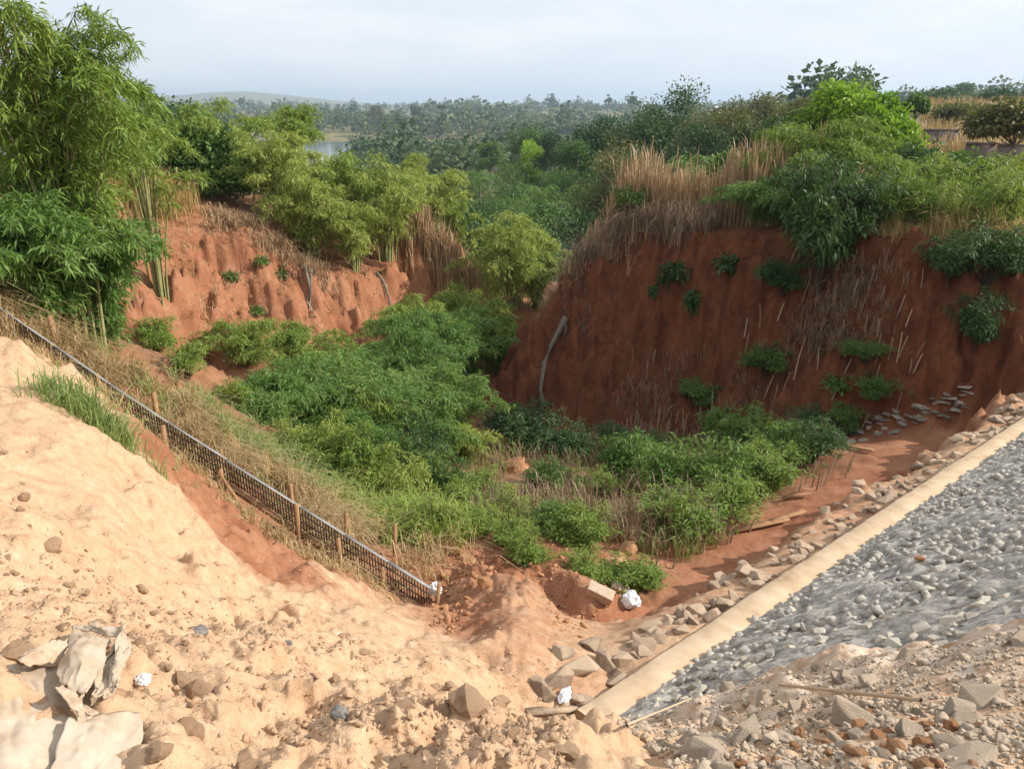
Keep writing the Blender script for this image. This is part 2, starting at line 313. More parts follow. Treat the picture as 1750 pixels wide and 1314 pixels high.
for x, y, z in [(9, 27, -3.6), (13, 24, -3.2), (18, 20, -3), (8, 34, -4), (18, 14, -3.2), (20, 30, -3)]: cw(x, y, z, .2, 0, .5)
# toe of the boulder bank, bank crest, embankment plane (lowered, the stone pitching lies on it)
for a in (2.2, 3.6, 5.2, 7, 9, 11, 13, 15):
    k = min(1, (a - 1) / 3)
    CP.append([*beam(a, -.03, -.16), .7, 0, 0]); CP.append([*beam(a, -.75, -.35 - .1 * k), .5, 0, 0]); CP.append([*beam(a, -1.7, -1.2 - .6 * k), .1, .25, 0]); CP.append([*beam(a, -2.3, -1.3 - .62 * k), .2, .1, 0])  # slight deep weight puts some of the toe's shade into the soil colour
for a in (-.4, .8): CP.append([*beam(a, -.03, -.16), .85, 0, 0]); CP.append([*beam(a, -.6, -.3), .7, 0, 0])
for a in (-.4, 1, 3, 6, 9, 12, 15, 18): CP.append([*plane_pt(a, .45, -.16), .5, 0, 0])
for p in [(1095, 1178), (1300, 1122), (1500, 1084), (1750, 1042), (2100, 990)]:
    q = plane_hit(*p); CP.append([q[0], q[1], q[2] - .16, .5, 0, 0])
for a, s in [(6, 3.2), (10, 3.5), (14, 4), (18, 4), (8, 6), (14, 6.5), (19, 7)]: CP.append([*plane_pt(a, s, -.16), .5, 0, 0])
for x, y, z in [(0, 0, -1.6), (0, -8, -1.5), (-10, -8, -1.6), (10, -8, -1.3), (14, 0, -1.0), (22, 4, -.8), (6, 2, -1.5), (-5, 0, -1.65), (3, 0, -1.5)]: cw(x, y, z, .9)
for k in range(48):
    t = k / 48 * 2 * math.pi
    for rr in (50, 64): x, y = rr * math.cos(t), rr * math.sin(t); cw(x, y, float(far_h(np.array(x), np.array(y))) if y > -20 else -1.5, .1, 0, .6)
CP = np.array(CP)
GS = .1; GX0, GY0 = -62.0, -22.0; GNX, GNY = 1241, 841
res = geometry.delaunay_2d_cdt([Vector((p[0], p[1])) for p in CP], [], [], 0, 1e-4)
tv = np.array([list(v) for v in res[0]]); oid = [o[0] for o in res[3]]; tz = CP[oid][:, 2:]
grid = np.zeros((GNY, GNX, 4)); grid[..., 0] = -10
for f in res[2]:
    P = tv[list(f)]; Z = tz[list(f)]
    i0, j0 = np.maximum(np.floor((P.min(0) - [GX0, GY0]) / GS).astype(int), 0); i1, j1 = np.ceil((P.max(0) - [GX0, GY0]) / GS).astype(int) + 1
    i1 = min(i1, GNX); j1 = min(j1, GNY)
    if i1 <= i0 or j1 <= j0: continue
    gx, gy = np.meshgrid(GX0 + GS * np.arange(i0, i1), GY0 + GS * np.arange(j0, j1))
    (ax, ay), (bx, by), (cx_, cy_) = P
    dd = (by - cy_) * (ax - cx_) + (cx_ - bx) * (ay - cy_)
    if abs(dd) < 1e-9: continue
    l0 = ((by - cy_) * (gx - cx_) + (cx_ - bx) * (gy - cy_)) / dd; l1 = ((cy_ - ay) * (gx - cx_) + (ax - cx_) * (gy - cy_)) / dd; l2 = 1 - l0 - l1
    m = (l0 > -1e-6) & (l1 > -1e-6) & (l2 > -1e-6)
    val = l0[..., None] * Z[0] + l1[..., None] * Z[1] + l2[..., None] * Z[2]
    grid[j0:j1, i0:i1][m] = val[m]
def blur(g, n):
    for _ in range(n):
        g = (np.roll(g, 1, 0) + 2 * g + np.roll(g, -1, 0)) / 4; g = (np.roll(g, 1, 1) + 2 * g + np.roll(g, -1, 1)) / 4
    return g
g_near, g_far = blur(grid, 2), blur(grid, 10)
yy, xx = np.mgrid[0:GNY, 0:GNX]; rr_ = np.hypot(GX0 + GS * xx, GY0 + GS * yy)
wb = sstep(8, 16, rr_)[..., None]; grid = g_near * (1 - wb) + g_far * wb
gr = np.gradient(grid[..., 0], GS); steep = np.hypot(gr[0], gr[1]); steep = blur(sstep(.55, 1.1, steep), 3)
grid = np.concatenate([grid, steep[..., None]], -1)
def sample(x, y):
    fx = np.clip((x - GX0) / GS, 0, GNX - 1.001); fy = np.clip((y - GY0) / GS, 0, GNY - 1.001)
    i, j = fx.astype(int), fy.astype(int); fx = (fx - i)[..., None]; fy = (fy - j)[..., None]
    return (grid[j, i] * (1 - fx) + grid[j, i + 1] * fx) * (1 - fy) + (grid[j + 1, i] * (1 - fx) + grid[j + 1, i + 1] * fx) * fy
def terrain(x, y):
    x = np.asarray(x, float); y = np.asarray(y, float); r = np.hypot(x, y)
    S = sample(x, y); w = sstep(46, 58, r); w = np.where(y < -15, 0, w)
    h = S[..., 0] * (1 - w) + far_h(x, y) * w
    st_ = S[..., 4] * (1 - w); near = 1 - sstep(12, 30, r)
    # fractured, rilled faces
    e = fbm(x, y, 1.7, 5, 11, .55) * .75 + np.abs(fbm(x + y * .3, y - x * .4, .8, 4, 21)) * -.35
    tl = np.where(x < .8, x, .72 * x - .69 * y); dn = np.where(x < .8, y, .69 * x + .72 * y)
    e = e * 1.25 - np.abs(fbm(tl, dn * .22, .75, 4, 25, .6)) * .6 + fbm(x, y, .45, 4, 27, .65) * .55 + .1 + sstep(.02, .12, fbm(tl + 40, dn * .3, 1.9, 3, 29)) * .35
    h = h + st_ * e * (.35 + .65 * sstep(8, 18, r))
    h = h + (1 - st_) * fbm(x, y, 2.5, 4, 5) * .22 * (1 - w) * sstep(1, 6, r)
    # crumbly near ground
    a = (x - P0[0]) * DB[0] + (y - P0[1]) * DB[1]; s = (x - P0[0]) * NB[0] + (y - P0[1]) * NB[1]
    rough = (.4 + .6 * sstep(.6, -.2, x)) + 1.0 * sstep(1.2, .2, x) * sstep(-.1, .25, fbm(x, y, 1.5, 2, 31))
    h = h + near * rough * (fbm(x, y, .34, 5, 41, .62) * .075 + np.maximum(fbm(x, y, .16, 3, 51), .12) * .09)
    nearb = (a > -1.2) & (a < 19)
    lim = P0[2] + SLB * a
    h = np.where(nearb & (s > -.04) & (s < .42), np.minimum(h, lim - .14), h)
    pl = lim - .02 + TANA * (s - .28)
    h = np.where(nearb & (s >= .42) & (r > 5.5) & (h < pl + .22), np.minimum(h, pl - .1), h)
    return h, S, w, st_
def H(x, y): return float(terrain(np.array([x]), np.array([y]))[0][0])
_ts = np.geomspace(1.2, 6000, 330)
def hit(px, py, rmin=1.2):
    d = ray(px, py); t = _ts[_ts >= rmin]; P = d[None] * t[:, None]
    below = P[:, 2] <= terrain(P[:, 0], P[:, 1])[0]
    if not below.any(): return P[-1]
    k = int(np.argmax(below)); t = np.linspace(t[max(0, k - 1)], t[k], 14); P = d[None] * t[:, None]
    below = P[:, 2] <= terrain(P[:, 0], P[:, 1])[0]; below[-1] = True
    return P[int(np.argmax(below))]
def project(P):
    dep = P[:, 1] * ct - P[:, 2] * st; return CX + F * P[:, 0] / dep, CY - F * (P[:, 1] * st + P[:, 2] * ct) / dep
def scatter(n, r0, r1, q0, q1, fn, pw=1.0):
    """n ground points, denser near the viewpoint, kept where fn(px, py, P) holds"""
    out = []; tot = 0
    for _ in range(60):
        m = max(2000, n); r = r0 * (r1 / r0) ** (rng.random(m) ** pw); q = rng.uniform(q0, q1, m); y = r / np.sqrt(1 + q * q); x = q * y
        P = np.stack([x, y, terrain(x, y)[0]], -1); px, py = project(P); P = P[fn(px, py, P)]; out.append(P); tot += len(P)
        if tot >= n: break
    return np.concatenate(out)[:n]
def hit_many(pts): return np.array([hit(*p) for p in pts])
def normal(x, y, e=.25):
    h = terrain(np.array([x, x + e, x]), np.array([y, y, y + e]))[0]
    v = Vector((-(h[1] - h[0]) / e, -(h[2] - h[0]) / e, 1)); return v.normalized()

phi = np.concatenate([np.linspace(-180, -52, 50)[:-1], np.linspace(-52, 52, 640), np.linspace(52, 180, 50)[1:-1]])
rad = np.concatenate([[.05, .25, .45], np.geomspace(.65, 3, 110)[:-1], np.geomspace(3, 48, 420)[:-1], np.geomspace(48, 9500, 160)])
PH, RA = np.meshgrid(np.radians(phi), rad)
X, Y = RA * np.sin(PH), RA * np.cos(PH)
Hh, S, w, st_ = terrain(X, Y)
nph = len(phi); idx = np.arange(len(rad) * nph).reshape(len(rad), nph)
nx = np.roll(idx, -1, 1)
Q = np.stack([idx[:-1], nx[:-1], nx[1:], idx[1:]], -1).reshape(-1, 4)[:, ::-1]
Rr = np.hypot(X, Y); qd = (X - P0[0]) * NB[0] + (Y - P0[1]) * NB[1]; ad = (X - P0[0]) * DB[0] + (Y - P0[1]) * DB[1]
grit = sstep(.15, 1.2, qd) * (1 - sstep(4.5, 6.5, Rr)) * .85 * sstep(-.4, .9, X) * sstep(1.5, 4.5, Rr)
d0 = W(640, 1130, 6.0); t_ = (X - d0[0]) * .8 - (Y - d0[1]) * .6; u_ = (X - d0[0]) * .6 + (Y - d0[1]) * .8
grit = np.maximum(grit, np.exp(-(t_ / .5) ** 2 - (u_ / .14) ** 2) * .8)
ground = obj('ground', mesh_np('ground', np.stack([X, Y, Hh], -1).reshape(-1, 3), Q, M['soil'], True,
     {'sand': S[..., 1].ravel(), 'deep': S[..., 2].ravel(), 'litter': (np.clip(S[..., 3] * (1 - .7 * st_), 0, 1) * (1 - w)).ravel(), 'far': w.ravel(), 'grit': grit.ravel()}))
tag(ground, 'eroded gully of pale sand and red laterite running out to wooded valley', kind='structure')

# river
rv = np.array([[-330, 395, -28], [-78, 395, -28], [-130, 655, -28], [-520, 655, -28]], float)
mw, n, b = new_mat('river_water'); b.inputs['Base Color'].default_value = (.10, .14, .16, 1); b.inputs['Roughness'].default_value = .12; b.inputs['Specular IOR Level'].default_value = .5
bump(n, b, noise(n, .3, 4), .15, .3)
tag(obj('river', mesh_np('river', rv, [[0, 1, 2, 3]], mw)), 'calm grey river glimpsed between trees', kind='structure')
# haze: humid air over the valley
mh = bpy.data.materials.new('haze'); mh.use_nodes = True; n = mh.node_tree; n.nodes.clear()
out = n.nodes.new('ShaderNodeOutputMaterial'); pv = n.nodes.new('ShaderNodeVolumePrincipled')
pv.inputs['Color'].default_value = (.68, .84, 1.0, 1); pv.inputs['Density'].default_value = .00021; pv.inputs['Anisotropy'].default_value = .25
n.links.new(pv.outputs[0], out.inputs['Volume'])
g = Geo(); g.box((0, 0, 40), (19400, 19400, 160)); hz = obj('haze', g.mesh('haze', mh)); tag(hz, 'pale blue haze over the valley', kind='stuff')
# ------------------------------------------------------------------ stones
def rock_mesh(name, seed, mat, pts=13, flat=1.0, jag=.25, bev=0.):
    r = np.random.default_rng(seed); bm = bmesh.new()
    d = r.normal(size=(pts, 3)); d /= np.linalg.norm(d, axis=1, keepdims=True)
    d = np.sign(d) * np.abs(d) ** .75 * (1 - jag * r.random((pts, 1))) * np.array([1, .78, .62 * flat]) * .62
    for p in d: bm.verts.new(p)
    h = bmesh.ops.convex_hull(bm, input=bm.verts)
    bmesh.ops.delete(bm, geom=[v for v in bm.verts if not v.link_faces], context='VERTS')
    if bev: bmesh.ops.bevel(bm, geom=bm.edges[:], offset=bev, segments=1, affect='EDGES')
    return from_bm(name, bm, mat)
def clod_mesh(name, seed, mat, sub=2, amp=.42):
    bm = bmesh.new(); bmesh.ops.create_icosphere(bm, subdivisions=sub, radius=.5); o = seed * 7.7
    co = np.array([v.co for v in bm.verts])
    k = 1 + amp * 2 * (vnoise(co[:, 0] * 3 + o, co[:, 1] * 3 + co[:, 2] * 2.3, seed) + .6 * vnoise(co[:, 2] * 6 - o, co[:, 0] * 6 + co[:, 1] * 5, seed + 3))
    for v, kk in zip(bm.verts, k): v.co = Vector((v.co.x, v.co.y * .85, v.co.z * .68)) * float(kk)
    return from_bm(name, bm, mat, False)
def arche(fn, name, mat, n=10, **kw): return [fn(name, 100 + k * 13 + len(name), mat, **kw) for k in range(n)]
RK_TAN, RK_GREY, RK_MIX = arche(rock_mesh, 'boulder', M['stone_tan'], bev=.018, pts=15), arche(rock_mesh, 'stone', M['stone_grey'], 12), arche(rock_mesh, 'rubble_stone', M['stone_mixed'], 14, bev=.018, pts=16, jag=.4)
RK_SLAB = arche(rock_mesh, 'flat_stone', M['slab'], 8, flat=.45)
CL, CLR = arche(clod_mesh, 'soil_clod', M['clod'], 8), arche(clod_mesh, 'red_soil_clod', M['clod_red'], 5)
def rrot(tilt=.5): return (random.uniform(-tilt, tilt), random.uniform(-tilt, tilt), random.uniform(0, 6.28))
def scatter_join(name, archetypes, pts, sizes, mat, normal_tilt=.6, sink=.15):
    """many small pieces as one mesh"""
    data = []
    for me in archetypes:
        V = np.zeros(len(me.vertices) * 3, np.float32); me.vertices.foreach_get('co', V)
        me.calc_loop_triangles(); T = np.zeros(len(me.loop_triangles) * 3, np.int32); me.loop_triangles.foreach_get('vertices', T)
        data.append((V.reshape(-1, 3), T.reshape(-1, 3)))
    VV, FF, off = [], [], 0
    kk = rng.integers(0, len(data), len(pts)); az = rng.random(len(pts)) * 6.28; tl = rng.normal(0, normal_tilt, len(pts))
    for k, (V, T) in enumerate(data):
        m = np.where(kk == k)[0]
        if not len(m): continue
        ca, sa, cb, sb = np.cos(az[m]), np.sin(az[m]), np.cos(tl[m]), np.sin(tl[m])
        s = sizes[m][:, None] * (.8 + .4 * rng.random((len(m), 3)))
        P = V[None] * s[:, None]; x, y, z = P[..., 0], P[..., 1], P[..., 2]
        y, z = y * cb[:, None] - z * sb[:, None], y * sb[:, None] + z * cb[:, None]
        x, y = x * ca[:, None] - y * sa[:, None], x * sa[:, None] + y * ca[:, None]
        P = np.stack([x, y, z], -1) + pts[m][:, None] + np.array([0, 0, 1]) * (sizes[m] * sink)[:, None, None]
        VV.append(P.reshape(-1, 3)); FF.append((T[None] + off + (np.arange(len(m)) * len(V))[:, None, None]).reshape(-1, 3)); off += len(m) * len(V)
    return mesh_np(name, np.concatenate(VV), np.concatenate(FF), mat)

# stone pitched embankment: mortar sheet with stones set in it
aa, ss = np.meshgrid(np.arange(-3.2, 19, .07), np.arange(.26, 8.5, .07))
px_, py_ = P0[0] + DB[0] * aa + NB[0] * ss, P0[1] + DB[1] * aa + NB[1] * ss
zz = P0[2] + SLB * aa - .02 + TANA * (ss - .28) + fbm(aa, ss, .3, 5, 61, .65) * .085 * sstep(.26, .5, ss) + .01
ok = (np.hypot(px_, py_) > 2.6) & (zz < -.7)
ni, nj = aa.shape; ix = np.arange(ni * nj).reshape(ni, nj)
Qm = np.stack([ix[:-1, :-1], ix[:-1, 1:], ix[1:, 1:], ix[1:, :-1]], -1); okq = ok[:-1, :-1] & ok[1:, 1:] & ok[1:, :-1] & ok[:-1, 1:]
pitch = tag(obj('stone_pitching', mesh_np('stone_pitching', np.stack([px_, py_, zz], -1).reshape(-1, 3), Qm[okq][:, ::-1], M['mortar'], True)), 'grey embankment face of rough stones set in mortar', kind='structure')
pts = []
for a in np.arange(-1.5, 18, .1):
    for s in np.arange(.36, 7, .1):
        a2, s2 = a + random.uniform(-.065, .065), s + random.uniform(-.065, .065); q = plane_pt(a2, s2)
        if q[2] > -.8 or np.hypot(q[0], q[1]) < 3: continue
        if random.random() < .12: continue
        t, S1, _, _ = terrain(np.array([q[0]]), np.array([q[1]]))
        if t[0] > q[2] + .05: continue
        pts.append((np.linalg.norm(q), q))
vis = [p for p in pts if p[1][0] / (p[1][1] * ct - p[1][2] * st) < .72]; vis.sort(key=lambda p: p[0])
up = Vector((-NB[0] * TANA, -NB[1] * TANA, 1)).normalized()
qt = Vector((0, 0, 1)).rotation_difference(up)
for k, (d, q) in enumerate(vis[:300]):
    s = random.uniform(.075, .14) * random.choice((1, 1, 1.3)); o = obj('stone', random.choice(RK_GREY), pitch, q + np.array(up) * s * random.uniform(-.2, .04))
    o.rotation_mode = 'QUATERNION'; o.rotation_quaternion = qt @ Matrix.Rotation(random.uniform(0, 6.28), 3, 'Z').to_quaternion() @ Matrix.Rotation(random.uniform(-.5, .5), 3, 'X').to_quaternion()
    o.scale = (s * random.uniform(.8, 1.25), s * random.uniform(.8, 1.2), s * random.uniform(.6, .95))
rest = [p[1] for p in vis[300:]] + [p[1] for p in pts if p not in vis][:600]
tag(obj('small_stones', scatter_join('small_stones', RK_GREY + RK_MIX[:6], np.array(rest), rng.uniform(.07, .14, len(rest)), M['stone_grey'], .4, -.05), pitch), kind='stuff')

# concrete toe kerb, cast in lengths
kerb = thing('concrete_kerb', 'long tan concrete kerb along the foot of the stone slope', 'kerb')
a0 = -.12
for k in range(1):
    a1 = a0 + 16.0; P = []; nr_ = 331
    for t in np.linspace(a0, a1, nr_):
        tt_ = np.array([t]); j1 = float(fbm(tt_, tt_ * 0, .35, 3, 71)[0]) * .02; j2 = float(fbm(tt_, tt_ * 0 + 3, .5, 3, 72)[0]) * .012; j3 = float(fbm(tt_, tt_ * 0 + 7, .12, 2, 73)[0]) * .03 - (.022 if (t * 1.7) % 1 < .082 else 0)
        P += [beam(t, j1, -.025), beam(t, .022 + j1, j2 + j3 * .4), beam(t, .32, j2 * .5 + j3), beam(t, .34, -.03), beam(t, .34, -.42), beam(t, -.01, -.42)]
    Qk = [[6 * i + m, 6 * i + (m + 1) % 6, 6 * i + 6 + (m + 1) % 6, 6 * i + 6 + m] for i in range(nr_ - 1) for m in range(6)]
    o6 = 6 * (nr_ - 1); Qk += [[0, 1, 2, 3], [0, 3, 4, 5], [o6 + 3, o6 + 2, o6 + 1, o6], [o6, o6 + 5, o6 + 4, o6 + 3]]
    obj('kerb_length', mesh_np('kerb_length', np.array(P), np.array(Qk), M['concrete']), kerb); a0 = a1

# boulders heaped along the kerb
nb = 0
for k in range(420):
    a = random.uniform(-.5, 15) ** 1.0; s = -abs(random.gauss(.0, .42)) - .06
    if s < -1.3 or nb >= 230 or a < .1 or (a < 2.2 and s < -.55): continue
    size = random.uniform(.1, .26) * (1.1 if a < 4 else .95); p = beam(a, s); z = H(p[0], p[1])
    o = tag(obj('boulder', random.choice(RK_TAN), None, (p[0], p[1], z + size * .02), rrot(.5), [size * random.uniform(.8, 1.3), size * random.uniform(.8, 1.2), size * random.uniform(.8, 1.2)]),
        ['dusty tan boulder heaped beside the close third of the kerb', 'dusty tan boulder lined up along the middle of the kerb', 'small tan boulder along the far third of the kerb'][0 if a < 3.5 else 1 if a < 8.5 else 2], 'boulder', 'boulders heaped beside the kerb, ' + ('close third' if a < 3.5 else 'middle' if a < 8.5 else 'far third')); nb += 1
for (px, py, sz) in [(950, 1165, .33), (990, 1145, .36), (1035, 1135, .3), (925, 1180, .26), (1010, 1105, .27), (960, 1120, .26)]:
    q = hit(px, py, 4); o = tag(obj('boulder', random.choice(RK_TAN), None, q + np.array([0, 0, sz * .02]), rrot(.3), (sz, sz * .9, sz)), 'large squarish tan boulder near the close end of the kerb', 'boulder', 'big boulders at the kerb end')
for (px, py, sz) in [(1000, 1205, .2), (1030, 1212, .17), (985, 1200, .15), (1050, 1200, .16), (1015, 1218, .13), (1070, 1198, .14)]:
    q = hit(px, py, 3); tag(obj('boulder', random.choice(RK_TAN), None, q + np.array([0, 0, sz * .12]), rrot(.4), (sz * 1.1, sz, sz)), 'dusty stone tumbled against the blunt close end of the kerb', 'boulder', 'stones against the kerb end')
# slabs at the cliff foot
for k in range(64):
    px = random.uniform(1440, 1660); py = 752 - (px - 1440) * .34 + random.uniform(-22, 18)
    q = hit(px, py, 10); sz = random.uniform(.16, .36)
    tag(obj('flat_stone', random.choice(RK_SLAB), None, q + np.array([0, 0, -sz * .02]), rrot(.25), (sz, sz, sz)), 'flat grey stone slab strewn at the foot of the red cliff', 'stone', 'stone slabs below the cliff')

# rubble at the head of the pitching
big = [(1674, 1200, .42, 'upright pointed grey boulder standing in the rubble at right'), (1495, 1228, .5, 'long pale slab of rock lying across the foreground rubble'), (1280, 1190, .2, 'squat grey block left of the rubble group near the stone slope'),
       (1350, 1198, .26, 'square grey block in the middle of the rubble'), (1290, 1222, .18, 'small dark grey block sitting on white mortar dust'), (1425, 1205, .2, 'grey block leaning against the long pale slab'),
       (1065, 1215, .3, 'shaded upright boulder just right of the kerb end'), (1640, 1225, .3, 'rounded pale boulder beside the pointed one'), (1335, 1262, .15, 'tan cube shaped stone on the rubble front'), (1215, 1270, .24, 'flat grey stone low in the rubble, nearest the kerb'),
       (1210, 1300, .26, 'pale rounded stone at the bottom edge of the rubble'), (1445, 1165, .26, 'dark angular stone at the top edge of the rubble'), (1640, 1300, .3, 'broad tan stone at the bottom right corner')]
for px, py, sz, lab in big:
    sz *= .66; q = hit(px, py); o = tag(obj('rubble_stone', random.choice(RK_MIX), None, q + np.array([0, 0, -sz * .06]), rrot(.35), (sz, sz * .85, sz * .9)), lab, 'stone')
    if 'pointed' in lab: o.scale = (sz * .75, sz * .7, sz * 1.25); o.rotation_euler = (.2, .1, 1)
    if 'long pale' in lab: o.scale = (sz * 1.25, sz * .6, sz * .5); o.rotation_euler = (.15, .35, -.5)
def in_rubble(px, py): return py > 1190 - (px - 1050) * .16 and px > 1060 + max(0, (py - 1240)) * 1.2
def rub(px, py, P): return (py > 1190 - (px - 1050) * .16) & (px > 1060 + np.maximum(0, py - 1240) * 1.2) & (py < 1340) & (px < 1900)
for q in scatter(240, 1.4, 7, .02, .9, rub):
    sz = min(.16, .032 * math.exp(random.gauss(.4, .55)))
    tag(obj('rubble_stone', random.choice(RK_MIX), None, q + np.array([0, 0, -sz * .04]), rrot(.6), (sz, sz * random.uniform(.7, 1.1), sz * random.uniform(.6, 1.1))), 'loose broken stone in the foreground rubble heap', 'stone', 'loose stones in the rubble')
sp = scatter(6500, 1.4, 7, .02, .9, lambda px, py, P: rub(px, py, P) & (fbm(P[:, 0], P[:, 1], .5, 3, 77) > -.3))
tag(obj('rubble_gravel', scatter_join('rubble_gravel', RK_MIX[:6], sp, np.exp(rng.normal(-4.2, .5, len(sp))), M['stone_mixed'], 1)), 'pale stone chips between rubble stones', kind='stuff')
for k in range(44):
    px, py = random.gauss(1500, 110), random.gauss(1270, 22); q = hit(px, min(py, 1312)); sz = random.uniform(.02, .06)
    tag(obj('red_soil_clod', random.choice(CLR), None, q + np.array([0, 0, sz * .2]), rrot(), (sz, sz, sz)), 'orange red soil clod lying among the foreground rubble', 'soil clod', 'orange clods in the rubble')

# clods on the sand
for px, py, sz, lab in [(45, 853, .14, 'whitish rounded lump on bare sand at far left'), (90, 938, .17, 'reddish brown broken clod on the sand'), (320, 1172, .17, 'largest brown cracked clod right of the paper sack'), (345, 1185, .15, 'tan clod touching the largest brown clod'),
                        (30, 1125, .15, 'pale clod just above the paper sack'), (165, 1135, .08, 'small pale clod behind the sack fold'), (262, 1050, .07, 'tan lump above the grey plastic scrap'), (575, 1165, .1, 'brown lump right of centre sand'), (805, 1212, .2, 'hollow brown boulder of soil near the kerb end'),
                        (855, 1205, .17, 'dark sided soil block near the kerb end'), (770, 1180, .15, 'pale tan stone on the crest of the sand'), (330, 1255, .12, 'low clod at the bottom centre of the sand'), (270, 1290, .1, 'small clod near the sack corner'), (160, 1265, .06, 'small clod on the sack edge')]:
    sz *= .62; q = hit(px, py); tag(obj('soil_clod', random.choice(CL), None, q + np.array([0, 0, sz * .2]), rrot(), (sz, sz, sz)), lab, 'soil clod')
def sandy(px, py, P):
    dens = np.exp(-((py - (1015 + .25 * px)) / 80) ** 2) * (.25 + 1.1 * sstep(-.1, .2, fbm(P[:, 0], P[:, 1], .6, 3, 78))) + .1
    return (rng.random(len(P)) < dens) & (py < 1330) & (py > 700) & (px > -80) & (px < 1010) & ~((px < 240) & (py > 1110))
cp_ = scatter(8000, 1.5, 8, -.85, .1, sandy)
CRUMB = [rock_mesh('soil_crumbs', 300 + k, M['clod'], 9, .8, .45) for k in range(7)]
cs_ = np.minimum(0.012 * np.exp(rng.normal(.15, .8, len(cp_))), .05)
tag(obj('soil_crumbs', scatter_join('soil_crumbs', CRUMB, cp_, cs_, M['clod'], 1, .0)), 'crumbs of dry soil on the sand', kind='stuff')
for q in scatter(150, 1.6, 8, -.85, .1, sandy):
    sz = min(.028 * math.exp(abs(random.gauss(0, .55))), .085); tag(obj('soil_clod', random.choice(CL), None, q + np.array([0, 0, sz * .08]), rrot(), (sz, sz * random.uniform(.7, 1), sz * .8)), 'small dry tan clod scattered on the sandy slope', 'soil clod', 'clods on the sand')
# crumbly spoil on the mound and gully floor
mp_ = scatter(6500, 6.5, 17, -.13, .36, lambda px, py, P: (px > 735) & (px < 1330) & (py > 850) & (py < 1100 + (px - 850) * .2) & ~((px > 1000) & (py > 1065 - (px - 1000) * .64)) & ~((np.abs(px - 868) < 45 + (py - 980) * .35) & (py > 980)), .8)
ms_ = .032 * np.exp(rng.normal(0, .6, len(mp_))) * np.where(project(mp_)[0] < 850, 1.25, .9)
tag(obj('spoil_crumbs', scatter_join('spoil_crumbs', CRUMB, mp_, np.minimum(ms_, .15), M['clod_red'], 1, .05)), 'reddish crumbs covering the spoil mound', kind='stuff')
for px, py, sz in [(760, 985, .2), (800, 960, .24), (1075, 925, .5), (1045, 915, .4), (1050, 965, .4), (1085, 905, .36), (880, 805, .7), (955, 815, .55), (1010, 935, .3), (830, 1000, .22), (1075, 945, .35)]:
    q = hit(px, py, 6); tag(obj('red_soil_clod', random.choice(CLR), None, q + np.array([0, 0, sz * .15]), rrot(), (sz, sz, sz * .9)), 'big red lump of fallen earth on the gully floor', 'soil clod', 'fallen earth lumps in the gully')

# ------------------------------------------------------------------ silt fence
fp = [(-75, 532, 12.8), (90, 628, 12.1), (185, 705, 11.7), (285, 785, 11.3), (385, 862, 11), (512, 928, 10.6), (588, 975, 10.4), (662, 1012, 10.2), (735, 1045, 9.9)]
fb = []
sx, sy = [-120, 0, 230, 440, 510, 590, 665, 740], [448, 530, 690, 822, 868, 918, 965, 1012]
for p in fp:
    q = W(p[0], np.interp(p[0], sx, sy), p[2]); fb.append(Vector((q[0], q[1], q[2] - .48)))
fence = thing('mesh_fence', 'low dark mesh fence on wooden posts running down the left bank', 'fence', fb[4])
def loc(v): return np.array(v) - np.array(fb[4])
for k, q in enumerate(fb):
    hgt = [.6, .5, .54, .52, .4, .6, .52, .5, .66][k]; g = Geo(); tx, ty = random.uniform(-.05, .05), random.uniform(-.05, .05)
    if k == 8: tx = .16
    fo = np.array([-.035, -.06, 0]); g.bar(loc(q) + fo - [0, 0, .7], loc(q) + fo + [tx, ty - .02, hgt - .02], random.uniform(.05, .065), .05, (1, 0, 0)); obj('post', g.mesh('post', M['wood']), fence)
for (px, py, r, h) in [(270, 715, 12.2, .62), (92, 575, 12.8, .6), (590, 905, 11.4, .55), (690, 880, 13, .4), (672, 925, 11.3, .5), (500, 860, 11.6, .6), (380, 770, 12, .5)]:
    q = W(px, py, r); q = np.array([q[0], q[1], H(q[0], q[1])]); g = Geo(); g.bar(q - [0, 0, .2], q + [random.uniform(-.06, .06), 0, h], .06, .05, (1, 0, 0))
    tag(obj('wooden_stake', g.mesh('wooden_stake', M['wood'])), 'upright brown wooden stake in dry grass behind the mesh fence', 'stake', 'wooden stakes behind the fence')
for k in range(len(fb) - 1):
    A, B = loc(fb[k]), loc(fb[k + 1]); off = np.array([-.0, .05, 0])
    top0, top1 = A + [0, .05, .48], B + [0, .05, .48]; b0, b1 = A + [0, .05, .14], B + [0, .05, .14]
    if k == 4: top0, b0 = top0 - [0, 0, .02], b0 + [0, 0, .02]
    g = Geo(); g.bar(top0, top1, .06, .012, (0, .35, 1)); obj('top_strip', g.mesh('top_strip', M['metal']), fence)
    g = Geo(); g.bar(b0 - [0, .06, .04], b1 - [0, .06, .04], .05, .07); obj('bottom_rail', g.mesh('bottom_rail', M['wood']), fence)
    g = Geo(); L = np.linalg.norm(B - A); nbar = int(L / .045)
    for i in range(nbar):
        t = (i + .5) / nbar; sag = .012 * math.sin(9 * t + k); g.bar(b0 + (b1 - b0) * t + [0, sag, 0], top0 + (top1 - top0) * t + [0, sag, -.01], .02, .012, (1, 0, 0))
    for t in (.02, .33, .66, .97):
        p, q_ = b0 + (top0 - b0) * t, b1 + (top1 - b1) * t; g.bar(p + [0, .014, 0], q_ + [0, .014, 0], .014, .014)
    tag(obj('wire_grille', g.mesh('wire_grille', M['grille']), fence), kind='stuff')
for k, (dx, dz) in ((4, (.28, .55)), (3, (-.1, .4))):
    g = Geo(); q = loc(fb[k]); g.bar(q + [-.1, -.05, .36], q + [dx, -.28, -.12], .04, .04, (1, 0, 0)); obj('brace', g.mesh('brace', M['wood']), fence)

